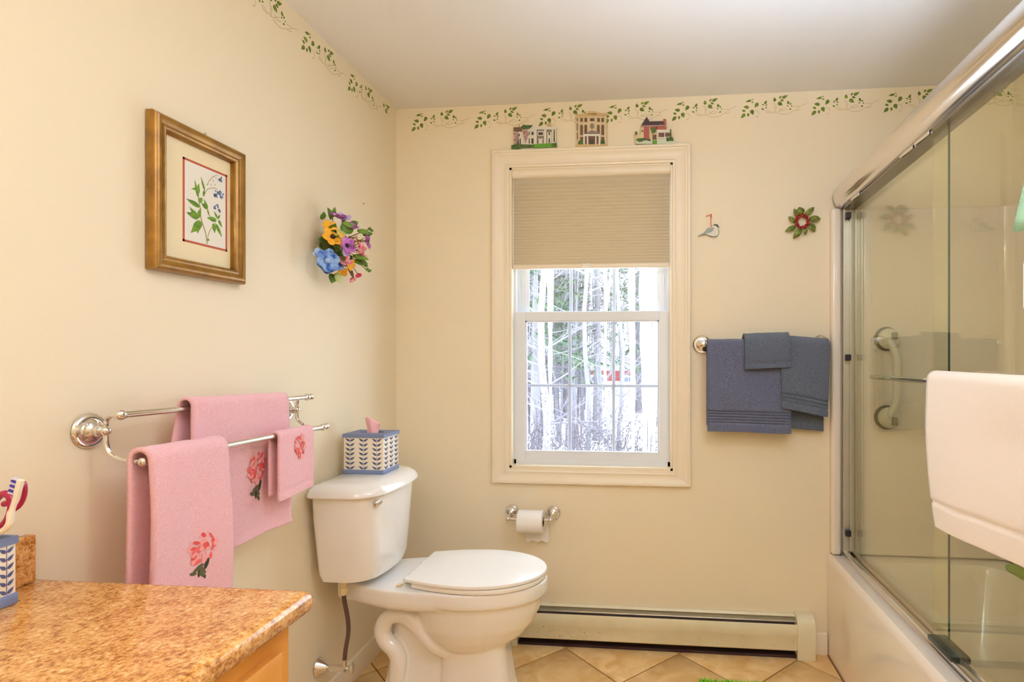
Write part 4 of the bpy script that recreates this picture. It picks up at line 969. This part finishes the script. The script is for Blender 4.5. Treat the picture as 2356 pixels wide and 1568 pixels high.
for px, py, X, d, L, wd, mt in ((762, 505, .03, (.1, -.5, .5), .04, .008, 'fl_green'), (764, 500, .04, (.2, .1, .9), .032, .006, 'fl_green'), (757, 545, .03, (.1, -.7, .5), .045, .012, 'fl_pale'), (750, 560, .02, (.1, -.9, .05), .05, .013, 'fl_green'), (765, 575, .05, (.5, .2, -.6), .05, .010, 'fl_green'), (770, 560, .06, (.4, -.5, -.5), .045, .012, 'fl_green'),
    (785, 530, .09, (.3, .4, .3), .04, .018, 'fl_green'), (780, 528, .09, (.2, -.2, -.4), .034, .014, 'fl_pale'), (765, 630, .04, (.1, -.3, -.8), .030, .012, 'fl_green'), (772, 628, .05, (.2, .3, -.7), .030, .012, 'fl_pale'), (822, 530, .11, (.5, .4, -.1), .04, .008, 'fl_green'), (812, 588, .10, (.7, .5, -.15), .045, .008, 'fl_green'),
    (815, 600, .09, (.6, .6, -.1), .04, .010, 'fl_green'), (745, 575, .02, (.1, -.6, -.5), .045, .016, 'fl_green'), (780, 575, .07, (.4, -.2, -.8), .04, .012, 'fl_green'), (760, 535, .03, (.2, -.8, .2), .035, .012, 'fl_pale'), (800, 612, .06, (.3, .3, -.9), .04, .006, 'fl_brown'), (835, 540, .12, (.5, .5, .2), .03, .007, 'fl_green')):
    bleaf(BQ(px, py, X), d, L, wd, M[mt])
for k in range(22):
    p = Vector((rg.uniform(.015, .09), rg.uniform(-.66, -.52), rg.uniform(1.60, 1.78))); dd = (p - Vector((-.02, -.59, 1.69))).normalized()
    bleaf(p, dd + Vector((.2, 0, 0)), rg.uniform(.018, .034), rg.uniform(.006, .010), M[rg.choice(['fl_green', 'fl_green', 'fl_dkgreen', 'fl_pale'])])
stm = MB(); hub = Vector((.03, -.60, 1.68))
for px, py, X in ((848, 528, .14), (852, 552, .14), (838, 610, .11), (845, 622, .11), (815, 640, .06), (825, 632, .075), (765, 495, .04), (803, 522, .09), (842, 555, .12), (806, 608, .07), (752, 600, .06), (797, 565, .11), (824, 578, .11)):
    e = BQ(px, py, X); mid = hub.lerp(e, .5) + Vector((.008, 0, .008)); stm.tube(bez([hub, mid, e], 4), .0014, 5)
stm.build('stems', M['fl_brown'], bq)
for px, py, X in ((846, 527, .14), (851, 530, .14), (853, 524, .14), (838, 612, .11), (842, 622, .11), (846, 625, .11), (836, 603, .11)):
    bleaf(BQ(px, py, X), (.3, rg.uniform(-1, 1), rg.uniform(-.5, .8)), .014, .004, M['fl_green'], 'small_leaf')
mo = MB()
for k in range(70):
    p = Vector((rg.uniform(.05, .115), rg.uniform(-.60, -.52), rg.uniform(1.665, 1.73))); d = Vector((rg.uniform(0, 1), rg.uniform(-.5, 1), rg.uniform(-.6, .6))).normalized() * .03; mo.tube([p, p + d], [.0018, .0006], 4)
mo.build('dried_grass', mat('dried_grass', S(160, 110, 36), .9), bq, kind='stuff')
MB().sphere((.030, -.60, 1.68), (.028, .04, .05)).build('moss_base', mat('moss', S(70, 76, 26), .95), bq)

# ================================================================== small ornaments
bd = thing('bird_ornament', 'small white and grey bird ornament hanging by an orange cord', 'ornament', (1.44, 0, 1.86))
flat('bird_white', 226, 222, 206, .6); flat('bird_black', 50, 42, 34, .5); flat('bird_grey', 150, 156, 146, .6); flat('cord', 206, 92, 52, .7)
cB = lambda x, y: at(1580 + x * .1613, 460 + y * .1613, 1, -.008)
def pxpoly(pts): return [(q.x, q.z) for q in (cB(*p) for p in pts)]
body = bez([cB(*p) for p in ((355, 395), (380, 355), (420, 345), (455, 385), (460, 440), (440, 500), (400, 522), (340, 512), (270, 485), (200, 500), (165, 500), (240, 468), (300, 430), (345, 408))], 4)
MB().prism([(p.x, p.z) for p in body], (0, -.004, 0), (1, 0, 0), (0, 0, 1), .006).build('body', M['bird_white'], bd)
MB().prism(pxpoly([(385, 395), (300, 400), (240, 468), (160, 505), (175, 515), (250, 485), (345, 462), (380, 430)]), (0, -.0102, 0), (1, 0, 0), (0, 0, 1), .0015).build('wing', M['bird_grey'], bd)
bk_ = MB(); bk_.prism(pxpoly([(365, 365), (400, 343), (440, 350), (462, 392), (440, 392), (420, 368), (390, 360)]), (0, -.0102, 0), (1, 0, 0), (0, 0, 1), .0015); bk_.tube([cB(*p) + Vector((0, -.002, 0)) for p in ((455, 400), (446, 430), (456, 450), (452, 490), (420, 520), (370, 522), (310, 505), (270, 487), (215, 500))], .0008, 6)
bk_.build('cap_and_outline', M['bird_black'], bd)
cd_ = MB(); cd_.tube([cB(*p) for p in ((355, 385), (345, 350), (350, 200), (330, 210), (275, 232))], .0015, 6); cd_.tube([cB(348, 200), cB(348, 250)], .0028, 6); cd_.build('cord', M['cord'], bd)
wr = thing('wreath_ornament', 'small red berry wreath with green leaves beside the shower', 'wreath', (1.835, 0, 1.866))
flat('berry', 156, 22, 38, .35); flat('wleaf', 124, 130, 36, .6, vary=(S(84, 92, 26), 60, .4, .6)); 
WC = at(1582 + 1630 * .1613, 460 + 305 * .1613, 1, -.012); R0 = .0245
MB().tube([WC + Vector((R0 * cos(t), 0, R0 * sin(t))) for t in [2 * pi * k / 24 for k in range(25)]], .004, 6).build('ring', M['wleaf'], wr)
for (bx_, by_), (tx_, ty_), wd in (((1620, 190), (1600, 100), 110), ((1540, 215), (1525, 125), 60), ((1690, 200), (1815, 102), 70), ((1780, 265), (1908, 270), 85), ((1780, 350), (1825, 455), 90), ((1690, 430), (1690, 500), 60), ((1620, 440), (1515, 552), 90), ((1515, 410), (1398, 450), 70), ((1500, 330), (1445, 238), 60), ((1560, 190), (1640, 112), 80)):
    b_, t = cB(bx_, by_), cB(tx_, ty_); b_ = b_.lerp(Vector((WC.x, b_.y, WC.z)), .28); d = (t - b_); s_ = Vector((-d.z, 0, d.x)).normalized() * wd * .1613 / 2 / 525; rows = []
    for i in range(7):
        k = i / 6; wv = sin(pi * min(1, .12 + .88 * k)) ** .8; rows.append([b_ + d * k + s_ * wv * e + Vector((0, -.004 - .004 * abs(e) * wv - .006 * sin(pi * k), 0)) for e in (-1, 0, 1)])
    o = MB().loft(rows, cap=False, closed=False).build('leaf', M['wleaf'], wr, ang=80); md = o.modifiers.new('t', 'SOLIDIFY'); md.thickness = .001
br2 = MB()
for k in range(90):
    t = rg.uniform(0, 2 * pi); rr2 = R0 + rg.uniform(-.005, .007); br2.sphere(WC + Vector((rr2 * cos(t), rg.uniform(-.010, 0), rr2 * sin(t))), rg.uniform(.0030, .0044), 7, 5)
br2.build('berries', M['berry'], wr, kind='stuff')

# ---- miniature houses on the window casing
flat('h_white', 228, 220, 206, .6); flat('h_tan', 206, 172, 116, .6); flat('h_dark', 62, 52, 46, .6); flat('h_brown', 108, 76, 56, .6); flat('h_grass', 92, 148, 40, .7); flat('h_bush', 52, 82, 30, .8, vary=(S(96, 116, 60), 150, .4, .6)); flat('h_brick', 172, 92, 82, .7); flat('h_roof', 74, 54, 58, .7); flat('h_grey', 138, 124, 112, .7); flat('h_blossom', 206, 170, 166, .8, vary=(S(130, 90, 80), 180, .4, .6)); flat('h_pale', 206, 214, 190, .7); flat('h_cream', 216, 196, 156, .7)
HB = 2.2272
class Mini:
    def __init__(s, name, label, pxo, k, y=-.004, dep=.013):
        s.k = k; s.ox, s.oy = pxo; s.y = y; s.dep = dep
        s.t = thing(name, label, 'miniature house', (0, 0, HB), 'miniature houses on the window casing')
    def q(s, x, y): p = at(s.ox + x * s.k, s.oy + y * s.k, 1, -.018); return (p.x, p.z - s.dz)
    def poly(s, part, pts, material, lift, dep=None):
        for pl in pts:
            MB().prism([s.q(*p) for p in pl], (0, s.y - s.dep - lift + (dep or .002), 0), (1, 0, 0), (0, 0, 1), dep or .002).build(part, material, s.t)
R4 = lambda a, b_, c, d: [(a, b_), (c, b_), (c, d), (a, d)]
def put(mini, xc):
    mini.t.location = (0, 0, 0); 
# 1: white columned house (view 1160,230, scale 260/2356)
m1 = Mini('miniature_house', 'white columned miniature house with green lawn, left on the window casing', (1160, 230), 260 / 2356); m1.dz = 0; m1.dz = m1.q(600, 965)[1] - HB
m1.t.location = (.66, -.012, HB)
m1.poly('body', [[(150, 975), (150, 920), (195, 870), (195, 520), (350, 515), (600, 515), (1080, 515), (1085, 850), (1100, 870), (1100, 930), (640, 960), (300, 985)]], M['h_white'], 0, m1.dep)
m1.poly('roof', [R4(195, 520, 370, 610)], M['h_brown'], .0015); m1.poly('chimney', [[(900, 515), (900, 430), (930, 405), (965, 430), (965, 515)], [(375, 515), (385, 430), (405, 440), (405, 515)], [(290, 515), (305, 430), (320, 515)]], M['h_tan'], -.003, .008)
m1.poly('porch_shadow', [R4(680, 575, 825, 860), R4(880, 575, 990, 860)], M['h_grey'], .0012)
m1.poly('facade_bay', [R4(695, 600, 820, 700), R4(705, 760, 815, 860), R4(900, 625, 985, 860)], M['h_white'], .002)
m1.poly('window', [R4(715, 625, 740, 685), R4(780, 625, 805, 685), R4(740, 630, 780, 680), R4(930, 630, 955, 685), R4(570, 620, 610, 680), R4(515, 620, 530, 680), R4(570, 755, 610, 860), R4(515, 755, 530, 860), R4(290, 660, 325, 700), R4(325, 760, 345, 880), R4(275, 780, 305, 880), R4(930, 755, 955, 850), R4(705, 780, 716, 855), R4(800, 780, 811, 855)], M['h_dark'], .003)
m1.poly('column', [R4(625, 570, 680, 870), R4(830, 570, 882, 865), R4(1060, 570, 1080, 850)], M['h_white'], .004)
m1.poly('entablature', [[(590, 520), (1085, 515), (1085, 570), (620, 575)]], M['h_white'], .005)
m1.poly('lawn', [[(600, 880), (1095, 850), (1098, 930), (640, 960)]], M['h_grass'], .004)
m1.poly('shrub', [[(150, 980), (150, 910), (220, 880), (400, 885), (620, 890), (640, 950), (400, 960), (300, 985)], [(1010, 860), (1085, 850), (1100, 880), (1095, 925), (1010, 930), (985, 900)], [(350, 520), (420, 480), (600, 490), (520, 560), (400, 570)], [(1035, 580), (1055, 580), (1060, 830), (1035, 830)]], M['h_bush'], .006)
m1.poly('blossom_tree', [[(200, 640), (290, 620), (310, 700), (280, 850), (210, 870)], [(380, 560), (480, 540), (500, 700), (440, 860), (410, 700)]], M['h_blossom'], .005)
# 2: tall cream building
m2 = Mini('miniature_house', 'tall cream miniature building with pediment porch, middle of the window casing', (1160, 230), 260 / 2356); m2.dz = 0; m2.dz = m2.q(1800, 930)[1] - HB
m2.t.location = (.92, -.012, HB)
m2.poly('body', [[(1480, 945), (1515, 870), (1510, 290), (1505, 250), (1595, 245), (1745, 235), (1745, 205), (1920, 200), (1925, 230), (2140, 225), (2150, 260), (2130, 300), (2140, 915)]], M['h_cream'], 0, m2.dep)
m2.poly('cornice', [[(1500, 265), (2150, 240), (2150, 275), (2130, 285), (1520, 300)], [(1740, 200), (1925, 200), (1925, 265), (1740, 265)]], M['h_tan'], .004)
m2.poly('window', [R4(a, 335, a + 55, 415) for a in (1585, 1675, 1940, 2025)] + [R4(1790, 340, 1880, 400)] + [[(a, 500), (a + 15, 475), (a + 40, 475), (a + 57, 500), (a + 57, 690), (a, 690)] for a in (1585, 1672, 1935, 2025)] + [R4(1518, 340, 1535, 400), R4(1518, 450, 1535, 600), R4(1518, 640, 1535, 780)] + [R4(a, 730, a + 60, 880) for a in (1585, 2025)], M['h_brown'], .0015)
m2.poly('round_window', [[(1835 + 45 * cos(t), 505 + 58 * sin(t)) for t in [2 * pi * k / 16 for k in range(16)]]], M['h_grey'], .002)
m2.poly('pediment', [[(1660, 685), (1830, 590), (2000, 655), (2000, 685)]], M['h_grey'], .004); m2.poly('porch_beam', [R4(1650, 680, 2005, 720)], M['h_white'], .006)
m2.poly('porch_wall', [R4(1680, 720, 1980, 890)], M['h_brown'], .0025); m2.poly('door', [R4(1795, 790, 1860, 885)], M['h_dark'], .004); m2.poly('column', [R4(1650, 720, 1685, 905), R4(1725, 720, 1755, 900), R4(1900, 720, 1925, 900), R4(1970, 720, 2000, 905)], M['h_white'], .005)
m2.poly('steps', [[(1480, 945), (1520, 890), (2135, 880), (2140, 915)]], M['h_tan'], .003); m2.poly('shrub', [[(1540, 885), (1560, 810), (1640, 800), (1645, 890)], [(2010, 870), (2020, 800), (2090, 790), (2100, 880)]], M['h_bush'], .005)
# 3: red brick house (view 1420,230, scale 200/2356)
m3 = Mini('miniature_house', 'red brick miniature house with dark turret roof, right on the window casing', (1420, 230), 200 / 2356); m3.dz = 0; m3.dz = m3.q(1000, 1135)[1] - HB
m3.t.location = (1.2, -.012, HB)
m3.poly('body', [[(500, 1135), (490, 1000), (480, 810), (540, 800), (560, 850), (640, 850), (650, 650), (1330, 640), (1350, 730), (1440, 735), (1460, 800), (1530, 960), (1555, 1130)]], M['h_cream'], 0, m3.dep)
m3.poly('brick_wall', [R4(720, 660, 870, 1000), R4(900, 660, 1070, 740), R4(1050, 655, 1335, 735)], M['h_brick'], .0015)
m3.poly('roof', [[(640, 640), (800, 385), (880, 510), (1245, 500), (1310, 620)]], M['h_roof'], -.001, .010); m3.poly('chimney', [[(1245, 500), (1250, 440), (1315, 440), (1330, 480), (1330, 650), (1300, 600)]], M['h_brick'], -.002, .008)
m3.poly('eave', [[(640, 640), (1320, 615), (1330, 645), (640, 665)]], M['h_blossom'], .004); m3.poly('porch', [R4(1090, 745, 1450, 980)], M['h_white'], .003); m3.poly('window', [R4(1120, 830, 1275, 945), R4(1300, 830, 1430, 935), R4(670, 760, 705, 800), R4(960, 880, 1060, 1000)], M['h_brown'], .005)
m3.poly('path', [R4(960, 1030, 1080, 1130)], M['h_grass'], .005); m3.poly('fence', [R4(505, 1040, 925, 1130), R4(1090, 990, 1540, 1130)], M['h_pale'], .004); m3.poly('fence_post', [R4(915, 990, 945, 1135), R4(1080, 990, 1105, 1135), R4(1305, 960, 1325, 1100), R4(1535, 1000, 1556, 1135), R4(705, 1040, 725, 1110)], M['h_white'], .006)
m3.poly('shrub', [[(510, 1040), (545, 990), (700, 980), (900, 1010), (900, 1060), (760, 1030), (600, 1090), (570, 1060)], [(480, 810), (540, 800), (545, 870), (500, 900)], [(1330, 960), (1500, 960), (1530, 1050), (1340, 1060)], [(1430, 740), (1465, 740), (1470, 960), (1430, 960)], [(900, 700), (1000, 690), (1060, 800), (940, 860)]], M['h_bush'], .007)

# ================================================================== small bath things
sp = MB().rbox(2.595, 2.640, -.235, -.118, TZ - .0035, TZ + .022, .008, 3).build('sponge', mat('lime_sponge', S(132, 168, 10), .9, bump=(220, .6, .004)), org=Vector((2.62, -.17, TZ)), label='lime green sponge on the far rim of the tub', category='sponge')
rug = thing('bath_rug', 'lime green shag bath rug on the tile floor in front of tub', 'rug', (1.50, -.55, 0))
RX0, RX1, RY0, RY1 = 1.375, 1.640, -.90, -.272
MB().rbox(RX0, RX1, RY0, RY1, .0003, .008, .003, 1).build('backing', M['lime'], rug)
pm = MB()
for k in range(5200):
    x, y = random.uniform(RX0 - .004, RX1 + .004), random.uniform(RY1 - .22, RY1 + .004); a = random.uniform(0, 2 * pi); d = Vector((cos(a) * .008, sin(a) * .008, random.uniform(.010, .018))); s_ = Vector((-sin(a), cos(a), 0)) * .0022
    b_ = Vector((x, y, .006)); pm.add([b_ - s_, b_ + s_, b_ + d], [(0, 1, 2)], 0, False)
pm.build('pile', M['lime'], rug, kind='stuff')
